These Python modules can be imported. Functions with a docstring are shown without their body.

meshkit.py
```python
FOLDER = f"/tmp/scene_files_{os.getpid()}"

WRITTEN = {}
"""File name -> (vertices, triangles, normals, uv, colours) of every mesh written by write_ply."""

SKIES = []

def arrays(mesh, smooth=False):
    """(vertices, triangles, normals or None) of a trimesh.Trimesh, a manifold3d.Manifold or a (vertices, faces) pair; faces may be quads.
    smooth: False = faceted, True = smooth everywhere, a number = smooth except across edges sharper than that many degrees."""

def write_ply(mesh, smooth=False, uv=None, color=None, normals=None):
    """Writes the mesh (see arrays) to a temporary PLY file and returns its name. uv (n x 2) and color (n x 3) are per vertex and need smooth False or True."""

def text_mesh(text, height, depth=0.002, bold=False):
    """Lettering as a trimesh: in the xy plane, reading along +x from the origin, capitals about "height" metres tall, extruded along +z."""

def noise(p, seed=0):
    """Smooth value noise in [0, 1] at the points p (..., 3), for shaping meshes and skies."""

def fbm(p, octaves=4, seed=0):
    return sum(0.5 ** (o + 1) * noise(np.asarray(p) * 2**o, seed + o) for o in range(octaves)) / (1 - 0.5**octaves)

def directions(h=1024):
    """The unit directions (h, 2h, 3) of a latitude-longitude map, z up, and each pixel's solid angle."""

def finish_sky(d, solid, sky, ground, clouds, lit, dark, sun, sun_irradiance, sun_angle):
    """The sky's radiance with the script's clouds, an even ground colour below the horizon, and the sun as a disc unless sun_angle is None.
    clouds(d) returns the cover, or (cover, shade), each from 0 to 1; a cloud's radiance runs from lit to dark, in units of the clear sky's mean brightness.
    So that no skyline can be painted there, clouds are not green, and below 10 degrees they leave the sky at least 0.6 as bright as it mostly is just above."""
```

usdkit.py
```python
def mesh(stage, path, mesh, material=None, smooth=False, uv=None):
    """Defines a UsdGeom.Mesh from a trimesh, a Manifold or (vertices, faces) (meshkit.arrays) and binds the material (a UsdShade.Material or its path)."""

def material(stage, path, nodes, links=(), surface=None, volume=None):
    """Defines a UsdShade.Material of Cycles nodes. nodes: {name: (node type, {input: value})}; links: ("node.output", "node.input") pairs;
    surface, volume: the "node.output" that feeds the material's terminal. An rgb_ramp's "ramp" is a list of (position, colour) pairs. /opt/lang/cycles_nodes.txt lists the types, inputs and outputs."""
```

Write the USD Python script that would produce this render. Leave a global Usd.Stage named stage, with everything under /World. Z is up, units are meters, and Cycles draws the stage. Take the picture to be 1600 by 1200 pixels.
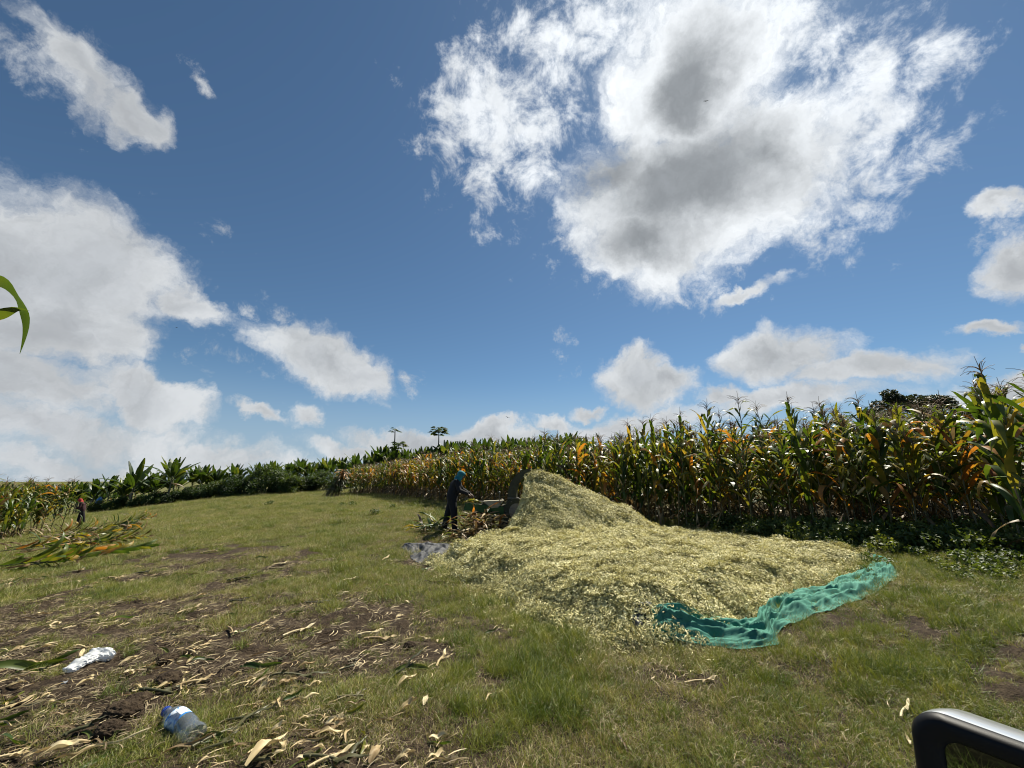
import math, random
import numpy as np, trimesh, manifold3d, usdkit, meshkit
from scipy.interpolate import RBFInterpolator
from shapely.geometry import Polygon, Point
import shapely
from pxr import Usd, UsdGeom, UsdLux, UsdShade, Sdf, Gf, Vt

stage = Usd.Stage.CreateInMemory()
UsdGeom.SetStageUpAxis(stage, UsdGeom.Tokens.z)
UsdGeom.SetStageMetersPerUnit(stage, 1.0)
world = UsdGeom.Xform.Define(stage, '/World')
stage.SetDefaultPrim(world.GetPrim())
UsdGeom.Scope.Define(stage, '/World/Looks')

# ------------------------------------------------------------------ camera
FPX, PITCH, EYE = 615.0, math.radians(13.7), np.array([0.0, 0.0, 1.6])
COSP, SINP = math.cos(PITCH), math.sin(PITCH)
cam = UsdGeom.Camera.Define(stage, '/World/camera')
cam.CreateHorizontalApertureAttr(36.0)
cam.CreateVerticalApertureAttr(27.0)
cam.CreateFocalLengthAttr(36.0 * FPX / 1600.0)
cam.CreateClippingRangeAttr(Gf.Vec2f(0.05, 100000.0))
cam.CreateExposureAttr(EXPOSURE := 0.86)
xf = UsdGeom.Xformable(cam)
xf.AddTransformOp().Set(Gf.Matrix4d(1, 0, 0, 0, 0, -SINP, COSP, 0, 0, -COSP, -SINP, 0, float(EYE[0]), float(EYE[1]), float(EYE[2]), 1))

def ray(px, py):
    """Direction from the viewpoint, one metre deep along the lens axis."""
    a, b = (px - 800.0) / FPX, (600.0 - py) / FPX
    return np.array([a, COSP - SINP * b, SINP + COSP * b])

def unit(v):
    v = np.asarray(v, float)
    return v / np.linalg.norm(v)

# ------------------------------------------------------------------ sun and sky
SUN_EL, SUN_AZ = math.radians(54.0), math.radians(34.0)
SUN = np.array([math.sin(SUN_AZ) * math.cos(SUN_EL), math.cos(SUN_AZ) * math.cos(SUN_EL), math.sin(SUN_EL)])
sun = UsdLux.DistantLight.Define(stage, '/World/sun')
sun.CreateIntensityAttr(1.25)
sun.CreateAngleAttr(0.53)
sun.CreateNormalizeAttr(True)
sun.CreateColorAttr(Gf.Vec3f(1.0, 0.94, 0.80))
q = Gf.Rotation(Gf.Vec3d(0, 0, 1), Gf.Vec3d(*SUN))
UsdGeom.Xformable(sun).AddTransformOp().Set(Gf.Matrix4d(q, Gf.Vec3d(0, 0, 50)))

def euler_of(R):
    """XYZ euler angles (Rz Ry Rx) of a rotation matrix."""
    y = math.asin(max(-1, min(1, -R[2, 0])))
    return (math.atan2(R[2, 1], R[2, 2]), y, math.atan2(R[1, 0], R[0, 0]))

# clouds: (centre x, y, half length, half width, tilt, weight), as seen from the field
THICK = [
    (1055, 315, 240, 160, -14, 1.0), (1080, 130, 170, 170, 0, 0.9), (1190, 260, 150, 140, 0, .85),
    (125, 110, 170, 50, 44, 0.75), (215, 190, 60, 40, 40, .7),
    (-40, 400, 320, 165, 12, 1.0), (130, 425, 240, 120, 25, 0.95), (70, 525, 270, 70, 6, .95), (310, 480, 85, 34, 22, .75), (110, 505, 190, 62, 8, .9),
    (-30, 600, 300, 85, 6, .95), (210, 620, 150, 48, 16, .85), (60, 680, 360, 60, 3, .60), (120, 735, 380, 40, 0, .50), (340, 735, 220, 28, 0, .5), (400, 662, 60, 16, 25, .6),
    (515, 558, 125, 62, 24, .95), (560, 585, 70, 42, 12, .8), (470, 530, 60, 40, 40, .7),
    (1000, 595, 85, 58, 14, .95), (1045, 605, 66, 40, 5, .8), (920, 636, 34, 12, 0, .6),
    (1230, 566, 120, 60, -8, .95), (1350, 588, 140, 38, -10, .8), (1130, 634, 44, 22, 0, .7),
    (1612, 398, 95, 56, -20, .9), (1560, 335, 70, 26, -18, .7), (1545, 500, 70, 17, -8, .7), (1600, 532, 30, 14, 0, .7),
    (1170, 466, 60, 14, -22, .6),
    (660, 690, 150, 26, 3, .8), (770, 684, 90, 24, -4, .8), (560, 706, 100, 20, 0, .6), (480, 665, 28, 30, 40, .55),
    (990, 668, 160, 30, -4, .8), (860, 660, 50, 15, 0, .6), (1540, 610, 130, 36, -12, .85), (1230, 640, 180, 26, -6, .7),
    (300, 715, 240, 30, 6, .42), (60, 740, 260, 26, 0, .4),
]
# the shaded heart of the big cloud that covers the sun
HEART = [(1060, 290, 260, 130, -14, 1.25), (1090, 130, 95, 150, 12, 1.1), (950, 270, 140, 100, -30, 1.0), (1180, 250, 120, 110, 20, .9), (1010, 370, 170, 70, -5, .95)]
WISPY = [
    (790, 180, 190, 200, 20, 1.1), (1000, 40, 290, 110, 0, 1.15), (1330, 190, 240, 170, -50, 1.1), (1430, 110, 120, 100, -30, 1.05),
    (770, 320, 90, 90, 30, .6), (1200, 60, 230, 120, 0, 1.05), (440, 500, 75, 40, 40, .75), (40, 70, 160, 110, 44, .5), (330, 130, 40, 22, 40, .55),
    (620, 130, 50, 60, 40, .5), (700, 230, 60, 60, 40, .45), (330, 340, 80, 30, 30, .38), (1180, 460, 90, 30, -20, .5), (380, 590, 120, 60, 30, .45),
    (645, 580, 40, 24, 30, .5), (880, 545, 60, 40, -40, .4), (1300, 330, 190, 70, -35, .8), (1080, 440, 220, 60, -5, .6), (920, 400, 100, 90, 30, .75),
]

def sky_material():
    N, L = {}, []
    N['tc'] = ('texture_coordinate', {})
    N['sky'] = ('sky_texture', dict(sky_type='single_scattering', sun_disc=False, sun_elevation=SUN_EL, sun_rotation=SUN_AZ, altitude=1500.0, air_density=1.0, aerosol_density=0.55, ozone_density=2.5))
    D = 'tc.generated'
    # two sizes of turbulence push the outlines about
    N['w1'] = ('noise_texture', dict(scale=4.2, detail=7.0, roughness=0.62)); L.append((D, 'w1.vector'))
    N['w1c'] = ('vector_math', dict(math_type='subtract', vector2=(.5, .5, .5))); L.append(('w1.color', 'w1c.vector1'))
    N['w1s'] = ('vector_math', dict(math_type='scale', scale=0.22)); L.append(('w1c.vector', 'w1s.vector1'))
    N['dw'] = ('vector_math', dict(math_type='add')); L += [(D, 'dw.vector1'), ('w1s.vector', 'dw.vector2')]

    def field(name, blobs):
        nonlocal L
        last = None
        for i, (cx, cy, rx, ry, tilt, wt) in enumerate(blobs):
            a = math.radians(tilt)
            c0 = ray(cx, cy); s = np.linalg.norm(c0)
            u = (ray(cx + rx * math.cos(a), cy + rx * math.sin(a)) - c0) / s
            v = (ray(cx - ry * math.sin(a), cy + ry * math.cos(a)) - c0) / s
            c = c0 / s
            u -= c * (u @ c); lu = np.linalg.norm(u); e1 = u / lu
            v -= c * (v @ c); v -= e1 * (v @ e1); lv = np.linalg.norm(v); e2 = v / lv
            e3 = np.cross(e1, e2)
            R = np.stack([e1, e2, e3], 1)
            k = f'{name}{i}'
            N[k + 'm'] = ('mapping', dict(mapping_type='texture', location=tuple(c), rotation=euler_of(R), scale=(lu, lv, 0.7)))
            L.append(('dw.vector', k + 'm.vector'))
            N[k + 'l'] = ('vector_math', dict(math_type='length')); L.append((k + 'm.vector', k + 'l.vector1'))
            N[k + 's'] = ('map_range', dict(range_type='linear', from_min=0.0, from_max=2.0, to_min=wt, to_max=-wt, clamp=True)); L.append((k + 'l.value', k + 's.value'))
            if last:
                N[k + 'x'] = ('math', dict(math_type='maximum')); L += [(last, k + 'x.value1'), (k + 's.result', k + 'x.value2')]
                last = k + 'x.value'
            else:
                last = k + 's.result'
        return last
    ft, fw, fh = field('t', THICK), field('v', WISPY), field('h', HEART)
    # billowing detail and fibrous detail
    N['n1'] = ('noise_texture', dict(scale=9.0, detail=9.0, roughness=0.62)); L.append(('dw.vector', 'n1.vector'))
    N['n2'] = ('noise_texture', dict(scale=13.0, detail=10.0, roughness=0.68, distortion=0.25)); L.append((D, 'n2.vector'))
    # thick: coverage = smoothstep(field + (n-.5)*k)
    N['tk'] = ('math', dict(math_type='multiply_add', value2=1.1, value3=-0.55)); L.append(('n1.fac', 'tk.value1'))
    N['ts'] = ('math', dict(math_type='add')); L += [(ft, 'ts.value1'), ('tk.value', 'ts.value2')]
    N['ta'] = ('map_range', dict(range_type='smoothstep', from_min=-0.04, from_max=0.40, to_min=0, to_max=1, clamp=True)); L.append(('ts.value', 'ta.value'))
    N['wk'] = ('math', dict(math_type='multiply_add', value2=3.4, value3=-1.95)); L.append(('n2.fac', 'wk.value1'))
    N['ws'] = ('math', dict(math_type='add')); L += [(fw, 'ws.value1'), ('wk.value', 'ws.value2')]
    N['wa'] = ('map_range', dict(range_type='smoothstep', from_min=0.0, from_max=0.9, to_min=0, to_max=0.92, clamp=True)); L.append(('ws.value', 'wa.value'))
    N['al'] = ('math', dict(math_type='maximum')); L += [('ta.result', 'al.value1'), ('wa.result', 'al.value2')]
    # thickness: grey hearts
    N['n3'] = ('noise_texture', dict(scale=6.0, detail=6.0, roughness=0.6)); L.append(('dw.vector', 'n3.vector'))
    N['hk'] = ('math', dict(math_type='multiply_add', value2=1.5, value3=-0.80)); L.append(('n3.fac', 'hk.value1'))
    N['hs'] = ('math', dict(math_type='add')); L += [(ft, 'hs.value1'), ('hk.value', 'hs.value2')]
    N['hm'] = ('map_range', dict(range_type='smoothstep', from_min=0.0, from_max=0.95, to_min=0, to_max=1, clamp=True)); L.append(('hs.value', 'hm.value'))
    N['dk'] = ('mix_color', dict(a=(4.7, 5.0, 5.35), b=CLOUD_DARK, use_clamp=False)); N['dkf'] = ('map_range', dict(range_type='smoothstep', from_min=0.72, from_max=0.90, to_min=0.0, to_max=1.0, clamp=True)); L += [('sd.value', 'dkf.value'), ('dkf.result', 'dk.fac')]
    N['col'] = ('mix_color', dict(use_clamp=False)); L += [('hh.value', 'col.fac'), ('cg.vector', 'col.a'), ('dk.result', 'col.b')]
    # forward scattering: clouds near the sun glow
    N['n4'] = ('noise_texture', dict(scale=5.0, detail=7.0, roughness=.62)); L.append((D, 'n4.vector'))
    N['h4'] = ('math', dict(math_type='multiply_add', value2=.62, value3=-.33)); L.append(('n4.fac', 'h4.value1'))
    N['h5'] = ('math', dict(math_type='add')); L += [(fh, 'h5.value1'), ('h4.value', 'h5.value2')]
    N['h6'] = ('map_range', dict(range_type='smoothstep', from_min=.0, from_max=.92, to_min=0.0, to_max=.92, clamp=True)); L.append(('h5.value', 'h6.value'))
    N['fh2'] = ('map_range', dict(range_type='linear', from_min=.80, from_max=.90, to_min=.8, to_max=.3, clamp=True)); L.append(('sd.value', 'fh2.value'))
    N['h7'] = ('math', dict(math_type='multiply')); L += [('hm.result', 'h7.value1'), ('fh2.result', 'h7.value2')]
    N['hh'] = ('math', dict(math_type='maximum')); L += [('h7.value', 'hh.value1'), ('h6.result', 'hh.value2')]
    N['sd'] = ('vector_math', dict(math_type='dot_product', vector2=tuple(SUN))); L.append((D, 'sd.vector1'))
    N['sg'] = ('map_range', dict(range_type='smoothstep', from_min=0.72, from_max=1.0, to_min=1.0, to_max=1.55, clamp=True)); L.append(('sd.value', 'sg.value'))
    N['cg'] = ('vector_math', dict(math_type='scale', vector1=CLOUD_LIT)); L += [('sg.result', 'cg.scale')]
    # relief: the side of each billow that thins out towards the sun is the lit one
    N['to'] = ('vector_math', dict(math_type='subtract', vector1=tuple(SUN))); L.append((D, 'to.vector2'))
    N['ts2'] = ('vector_math', dict(math_type='scale', scale=.07)); L.append(('to.vector', 'ts2.vector1'))
    N['pe'] = ('vector_math', dict(math_type='add')); L += [('dw.vector', 'pe.vector1'), ('ts2.vector', 'pe.vector2')]
    N['n5'] = ('noise_texture', dict(scale=9.0, detail=6.0, roughness=.62)); L.append(('pe.vector', 'n5.vector'))
    N['rl'] = ('math', dict(math_type='subtract')); L += [('n1.fac', 'rl.value1'), ('n5.fac', 'rl.value2')]
    N['rm'] = ('map_range', dict(range_type='smoothstep', from_min=-.22, from_max=.22, to_min=.86, to_max=1.07, clamp=True)); L.append(('rl.value', 'rm.value'))
    N['cr'] = ('vector_math', dict(math_type='scale')); L += [('col.result', 'cr.vector1'), ('rm.result', 'cr.scale')]
    N['mx'] = ('mix_color', dict(use_clamp=False)); N['tint'] = ('mix_color', dict(blend_type='multiply', fac=1.0, b=(.74, .90, .91), use_clamp=False)); L.append(('sky.color', 'tint.a'))
    N['dz'] = ('separate_xyz', {}); L.append((D, 'dz.vector'))
    N['hzf'] = ('map_range', dict(range_type='smoothstep', from_min=.0, from_max=.26, to_min=.85, to_max=0.0, clamp=True)); L.append(('dz.z', 'hzf.value'))
    N['air'] = ('mix_color', dict(b=(3.6, 4.7, 6.0), use_clamp=False)); L += [('hzf.result', 'air.fac'), ('tint.result', 'air.a')]
    L += [('al.value', 'mx.fac'), ('air.result', 'mx.a'), ('cr.vector', 'mx.b')]
    N['bg'] = ('background_shader', dict(strength=SKY_STRENGTH)); L.append(('mx.result', 'bg.color'))
    return usdkit.material(stage, '/World/Looks/sky_air', N, L, surface='bg.background')

SKY_STRENGTH, CLOUD_LIT, CLOUD_DARK = 0.053, (7.0, 7.3, 7.55), (2.7, 2.95, 3.2)
dome = UsdLux.DomeLight.Define(stage, '/World/sky')
dome.GetPrim().SetCustomDataByKey('kind', 'structure')
UsdShade.MaterialBindingAPI.Apply(dome.GetPrim()).Bind(sky_material())

# ------------------------------------------------------------------ helpers
LK = '/World/Looks/'
def mat(name, nodes, links=(), surface='p.BSDF', volume=None):
    return usdkit.material(stage, LK + name, nodes, links, surface, volume)

class MB:
    """Collects tubes, ribbons and boxes; out() gives vertices and triangles."""
    def __init__(s): s.v, s.f, s.n = [], [], 0
    def add(s, v, f):
        v = np.asarray(v, float); s.v.append(v); s.f.append(np.asarray(f, int) + s.n); s.n += len(v); return s
    def mesh(s, m, T=None):
        v = np.array(m.vertices)
        if T is not None: v = trimesh.transform_points(v, T)
        return s.add(v, m.faces)
    def grid(s, P, closed=False):
        """A sheet of quads through an (a, b, 3) array of points."""
        a, b = P.shape[:2]
        i = np.arange(a * b).reshape(a, b)
        if closed: i = np.hstack([i, i[:, :1]])
        q = np.stack([i[:-1, :-1], i[:-1, 1:], i[1:, 1:], i[1:, :-1]], -1).reshape(-1, 4)
        return s.add(P.reshape(-1, 3), np.vstack([q[:, [0, 1, 2]], q[:, [0, 2, 3]]]))
    def tube(s, pts, rad, k=6, cap=True):
        pts = np.asarray(pts, float); rad = np.broadcast_to(np.asarray(rad, float), len(pts))
        t = np.gradient(pts, axis=0); t /= np.maximum(np.linalg.norm(t, axis=1, keepdims=True), 1e-9)
        ref = np.array([0, 0, 1.0]) if abs(t[:, 2]).mean() < .8 else np.array([1.0, 0, 0])
        u = np.cross(t, ref); u /= np.maximum(np.linalg.norm(u, axis=1, keepdims=True), 1e-9)
        w = np.cross(t, u)
        a = np.linspace(0, 2 * np.pi, k, endpoint=False)
        P = pts[:, None] + rad[:, None, None] * (np.cos(a)[None, :, None] * u[:, None] + np.sin(a)[None, :, None] * w[:, None])
        s.grid(P, True)
        if cap:
            for e, r in ((0, P[0]), (-1, P[-1])):
                idx = np.array([[0, i, i + 1] if e else [0, i + 1, i] for i in range(1, k - 1)])
                s.add(r, idx)
        return s
    def box(s, c, size, R=None):
        m = trimesh.creation.box(size); v = np.array(m.vertices)
        if R is not None: v = v @ np.asarray(R).T
        return s.add(v + np.asarray(c), m.faces)
    def out(s):
        return np.vstack(s.v), np.vstack(s.f)

taken = {}
def free(parent, name):
    k = parent + '/' + name
    n = taken.get(k, -1) + 1; taken[k] = n
    return k if n == 0 else f'{k}_{n:03d}'

def tag(p, label=None, cat=None, group=None, kind=None):
    p = p.GetPrim() if hasattr(p, 'GetPrim') else p
    for k, x in (('label', label), ('category', cat), ('group', group), ('kind', kind)):
        if x: p.SetCustomDataByKey(k, x)
    return p

def obj(name, mb, material, parent='/World', smooth=False, label=None, kind=None):
    m = usdkit.mesh(stage, free(str(parent), name), mb.out() if isinstance(mb, MB) else mb, material, smooth=smooth)
    tag(m, label=label, kind=kind)
    return m

def frame(loc=(0, 0, 0), rz=0.0, scale=1.0, tilt=(0.0, 0.0), R=None):
    T = np.eye(4)
    if R is None:
        R = trimesh.transformations.euler_matrix(tilt[0], tilt[1], rz, 'sxyz')[:3, :3]
    T[:3, :3] = R * scale
    T[:3, 3] = loc
    return T

def place(x, T):
    UsdGeom.Xformable(x).AddTransformOp().Set(Gf.Matrix4d(*map(float, np.asarray(T).T.ravel())))

def thing(name, label, cat, T=None, group=None, src=None):
    x = UsdGeom.Xform.Define(stage, free('/World', name))
    if T is not None: place(x, T)
    if src:
        x.GetPrim().GetReferences().AddInternalReference(src); x.GetPrim().SetInstanceable(True)
    tag(x, label, cat, group)
    return str(x.GetPath())

def kind_class(name):
    stage.CreateClassPrim('/World/' + name)
    return '/World/' + name

def scatter(path, protos, Ts, ids, kind='stuff', label=None, cat=None):
    """A point instancer for what nobody could count. protos: list of [(name, mesh, material, smooth)]."""
    pi = UsdGeom.PointInstancer.Define(stage, path)
    targets = []
    for i, parts in enumerate(protos):
        px = UsdGeom.Xform.Define(stage, f'{path}/kinds/{parts[0][0]}_{i + 1:03d}')
        for (n, mb, m, sm) in parts:
            usdkit.mesh(stage, f'{px.GetPath()}/{n}', mb.out() if isinstance(mb, MB) else mb, m, smooth=sm)
        targets.append(px.GetPath())
    pi.CreatePrototypesRel().SetTargets(targets)
    Ts = np.asarray(Ts)
    s = np.linalg.norm(Ts[:, :3, 0], axis=1)
    R = Ts[:, :3, :3] / s[:, None, None]
    from scipy.spatial.transform import Rotation
    qx = Rotation.from_matrix(R).as_quat()
    pi.CreateProtoIndicesAttr(Vt.IntArray.FromNumpy(np.asarray(ids, np.int32)))
    pi.CreatePositionsAttr(Vt.Vec3fArray.FromNumpy(Ts[:, :3, 3].astype(np.float32)))
    pi.CreateScalesAttr(Vt.Vec3fArray.FromNumpy(np.repeat(s[:, None], 3, 1).astype(np.float32)))
    pi.CreateOrientationsAttr(Vt.QuathArray([Gf.Quath(float(b[3]), float(b[0]), float(b[1]), float(b[2])) for b in qx]))
    tag(pi, label, cat, kind=kind)
    return pi

def sstep(a, b, x):
    t = np.clip((np.asarray(x, float) - a) / (b - a), 0, 1)
    return t * t * (3 - 2 * t)

# ------------------------------------------------------------------ terrain
CTRL = np.array([
    (0, 0, 0), (-2.3, 3.2, 0), (2.2, 3.2, .05), (4.2, 4.2, .22), (-5, 5, -.05), (0, -5, -.05), (6, -3, .15), (-8, -4, -.25), (0, 6.5, .1),
    (-1.5, 11.3, .25), (3.7, 12.1, .41), (6.7, 8.7, .38), (7.4, 5.6, .47), (11, 9, .7), (-3.1, 19.8, .5), (-8, 20, .28), (-14.6, 37, .36),
    (-13.2, 31, .31), (-10, 12, -.12), (-16, 26, .12), (-27.4, 26.4, -1.12), (-20.7, 18, -.72), (-14, 10, -.45), (-40, 42, -1.4), (-33, 38, -.75), (-24.7, 39, .28),
    (-26, 47, .45), (-15, 48, 1.3), (-4, 50, 2.3), (10, 50, 3.0), (30, 45, 3.4), (6, 30, 1.5), (20, 20, 1.4), (18, 6, 1.1), (45, 40, 3.2),
    (-55, 45, -2.6), (-50, 20, -3), (-30, 0, -1.6), (30, -20, .8), (0, -30, -.3), (-45, 70, -2.0), (0, 75, 3.0), (45, 75, 3.2)], float)
base_rbf = RBFInterpolator(CTRL[:, :2], CTRL[:, 2], kernel='thin_plate_spline', smoothing=0.02)

def soil_mask(x, y):
    """1 where the ground is bare earth, 0 where it is grown over."""
    x, y = np.asarray(x, float), np.asarray(y, float)
    p = np.stack([x, y, np.zeros_like(x)], -1)
    n = .6 * meshkit.fbm(p * .75, 3, 11) + .4 * meshkit.fbm(p * np.array([2.2, 2.2, 1]), 2, 19)
    left = sstep(.5, -1.8, x) * sstep(7.5, 4.2, y)                    # trodden, littered ground at the lower left
    bias = .15 * left - .05 * sstep(8, 14, y) - .06 * sstep(2.5, 5, x)
    for (cx, cy, r, k) in ((3.0, 4.35, .5, .12), (3.5, 3.8, .35, .06), (4.8, 4.6, .8, -.12), (-.75, 2.5, .7, .14), (-1.9, 4.6, .9, .12), (-6.5, 9.2, 1.6, .14), (-4.6, 6.9, 1.2, .12), (.2, 4.6, .5, -.02), (-.1, 3.75, .5, .03), (.9, 3.2, .6, -.25), (1.6, 2.6, .8, -.2), (-.9, 6.2, .6, -.1)):
        bias = bias + k * np.exp(-((x - cx) ** 2 + (y - cy) ** 2) / (r * r))
    return sstep(.50, .62, n + bias)

def height(x, y):
    x, y = np.broadcast_arrays(np.asarray(x, float), np.asarray(y, float))
    sh = x.shape; x, y = x.ravel(), y.ravel()
    r = np.hypot(x, y)
    w = sstep(62, 120, r)
    z = base_rbf(np.stack([np.clip(x, -90, 90), np.clip(y, -90, 90)], 1))
    p = np.stack([x, y, np.zeros_like(x)], 1)
    far = -5.0 - 10 * sstep(150, 900, r) + 5 * (meshkit.fbm(p * .006, 3, 5) - .5)
    az = np.arctan2(x, y)
    far = far + sstep(900, 1700, r) * sstep(4200, 2200, r) * (1 + 12 * meshkit.fbm(np.stack([az * 5, r * 0 + 2, r * .0006], 1), 4, 8)) 
    z = (1 - w) * z + w * far
    near = sstep(60, 25, r)
    z = z + near * (.085 * (meshkit.fbm(p * .55, 2, 3) - .5) + .05 * (meshkit.fbm(p * 2.1, 2, 4) - .5))
    close = r < 16
    if close.any():
        pc = p[close]
        b = soil_mask(pc[:, 0], pc[:, 1])
        f = sstep(16, 9, r[close])
        lump = meshkit.fbm(pc * 7.5, 3, 6) - .5
        z[close] += f * (.02 + .055 * b) * lump + f * b * .05 * np.maximum(meshkit.fbm(pc * 3.3, 2, 9) - .62, 0) * 3
    return z.reshape(sh)

def hz(x, y): return float(height(np.array([x]), np.array([y]))[0])

def at(px, py, far=90.0, dz=0.0):
    """The point of the ground on a line of sight."""
    d = ray(px, py)
    t = np.linspace(1.2, far, 2400)
    gap = EYE[2] + t * d[2] - height(t * d[0], t * d[1]) - dz
    i = np.nonzero(gap < 0)[0]
    k = i[0] if len(i) else len(t) - 1
    if k > 0 and len(i):
        a = gap[k - 1] / (gap[k - 1] - gap[k]); tt = t[k - 1] + a * (t[k] - t[k - 1])
    else: tt = t[k]
    return np.array([tt * d[0], tt * d[1], EYE[2] + tt * d[2]])

def slope_frame(x, y, rz=0.0, scale=1.0, e=.12, sink=0.0, tilt=(0, 0)):
    """Stands on the ground at x, y and leans with it."""
    h = height(np.array([x, x + e, x - e, x, x]), np.array([y, y, y, y + e, y - e]))
    n = unit([-(h[1] - h[2]) / (2 * e), -(h[3] - h[4]) / (2 * e), 1])
    a = unit(np.cross([0, 1, 0], n)); b = np.cross(n, a)
    R = np.stack([a, b, n], 1) @ trimesh.transformations.euler_matrix(tilt[0], tilt[1], rz, 'sxyz')[:3, :3]
    return frame((x, y, h[0] - sink), R=R, scale=scale)

def spaced(lo, hi, fine_lo, fine_hi, step, grow=1.09):
    a = list(np.arange(fine_lo, fine_hi, step))
    s = step
    while a[-1] < hi: s *= grow; a.append(a[-1] + s)
    s = step
    while a[0] > lo: s *= grow; a.insert(0, a[0] - s)
    return np.array(a)

gx = spaced(-4500, 4500, -7.0, 7.5, .055, 1.07)
gy = spaced(-600, 4500, 1.2, 8.5, .05, 1.07)
GX, GY = np.meshgrid(gx, gy, indexing='xy')
GZ = height(GX, GY)
soil = mat('earth', {
    'g': ('geometry', {}),
    'n1': ('noise_texture', dict(scale=1.1, detail=6.0, roughness=.6)),
    'n2': ('noise_texture', dict(scale=14.0, detail=6.0, roughness=.7)),
    'n3': ('noise_texture', dict(scale=60.0, detail=4.0, roughness=.7)),
    'r1': ('rgb_ramp', dict(ramp=[(.30, (.018, .012, .0075)), (.5, (.046, .031, .019)), (.72, (.105, .077, .046))])),
    'r2': ('rgb_ramp', dict(ramp=[(.35, (.070, .078, .020)), (.65, (.135, .135, .038))])),
    'sx': ('separate_xyz', {}),
    'far': ('map_range', dict(range_type='smoothstep', from_min=9.0, from_max=20.0, to_min=0.0, to_max=.8, clamp=True)),
    'mx': ('mix_color', {}),
    'h': ('math', dict(math_type='add')),
    'b': ('bump', dict(strength=.9, distance=.035)),
    'p': ('principled_bsdf', dict(roughness=.95, specular_ior_level=.2))},
    [('g.position', 'n1.vector'), ('g.position', 'n2.vector'), ('g.position', 'n3.vector'), ('n2.fac', 'r1.fac'), ('n1.fac', 'r2.fac'),
     ('g.position', 'sx.vector'), ('sx.y', 'far.value'), ('far.result', 'mx.fac'), ('r1.color', 'mx.a'), ('r2.color', 'mx.b'), ('mx.result', 'p.base_color'),
     ('n2.fac', 'h.value1'), ('n3.fac', 'h.value2'), ('h.value', 'b.height'), ('b.normal', 'p.normal')])
ground = obj('ground', MB().grid(np.stack([GX, GY, GZ], -1)), soil, smooth=True, kind='structure')

# ------------------------------------------------------------------ leaf materials
def leaf_mat(name, ramp, rough=.44, trans=.43, scale=2.2, tint=(1.6, 1.4, .5), rnd=.5, spec=.5):
    """Leaf tissue: patchy colour, gloss on the lit side, light through the other."""
    return mat(name, {
        'g': ('geometry', {}), 'o': ('object_info', {}),
        'n': ('noise_texture', dict(scale=scale, detail=4.0, roughness=.6)),
        'a': ('math', dict(math_type='multiply_add', value2=rnd, value3=-.5 * rnd)),
        'f': ('math', dict(math_type='add')),
        'r': ('rgb_ramp', dict(ramp=ramp)),
        'tc': ('mix_color', dict(blend_type='multiply', fac=1.0, b=tint, use_clamp=False)),
        'p': ('principled_bsdf', dict(roughness=rough, specular_ior_level=spec)),
        't': ('translucent_bsdf', {}),
        'm': ('mix_closure', dict(fac=trans))},
        [('g.position', 'n.vector'), ('o.random', 'a.value1'), ('n.fac', 'f.value1'), ('a.value', 'f.value2'), ('f.value', 'r.fac'),
         ('r.color', 'p.base_color'), ('r.color', 'tc.a'), ('tc.result', 't.color'), ('p.BSDF', 'm.closure1'), ('t.BSDF', 'm.closure2')], surface='m.closure')

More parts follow.
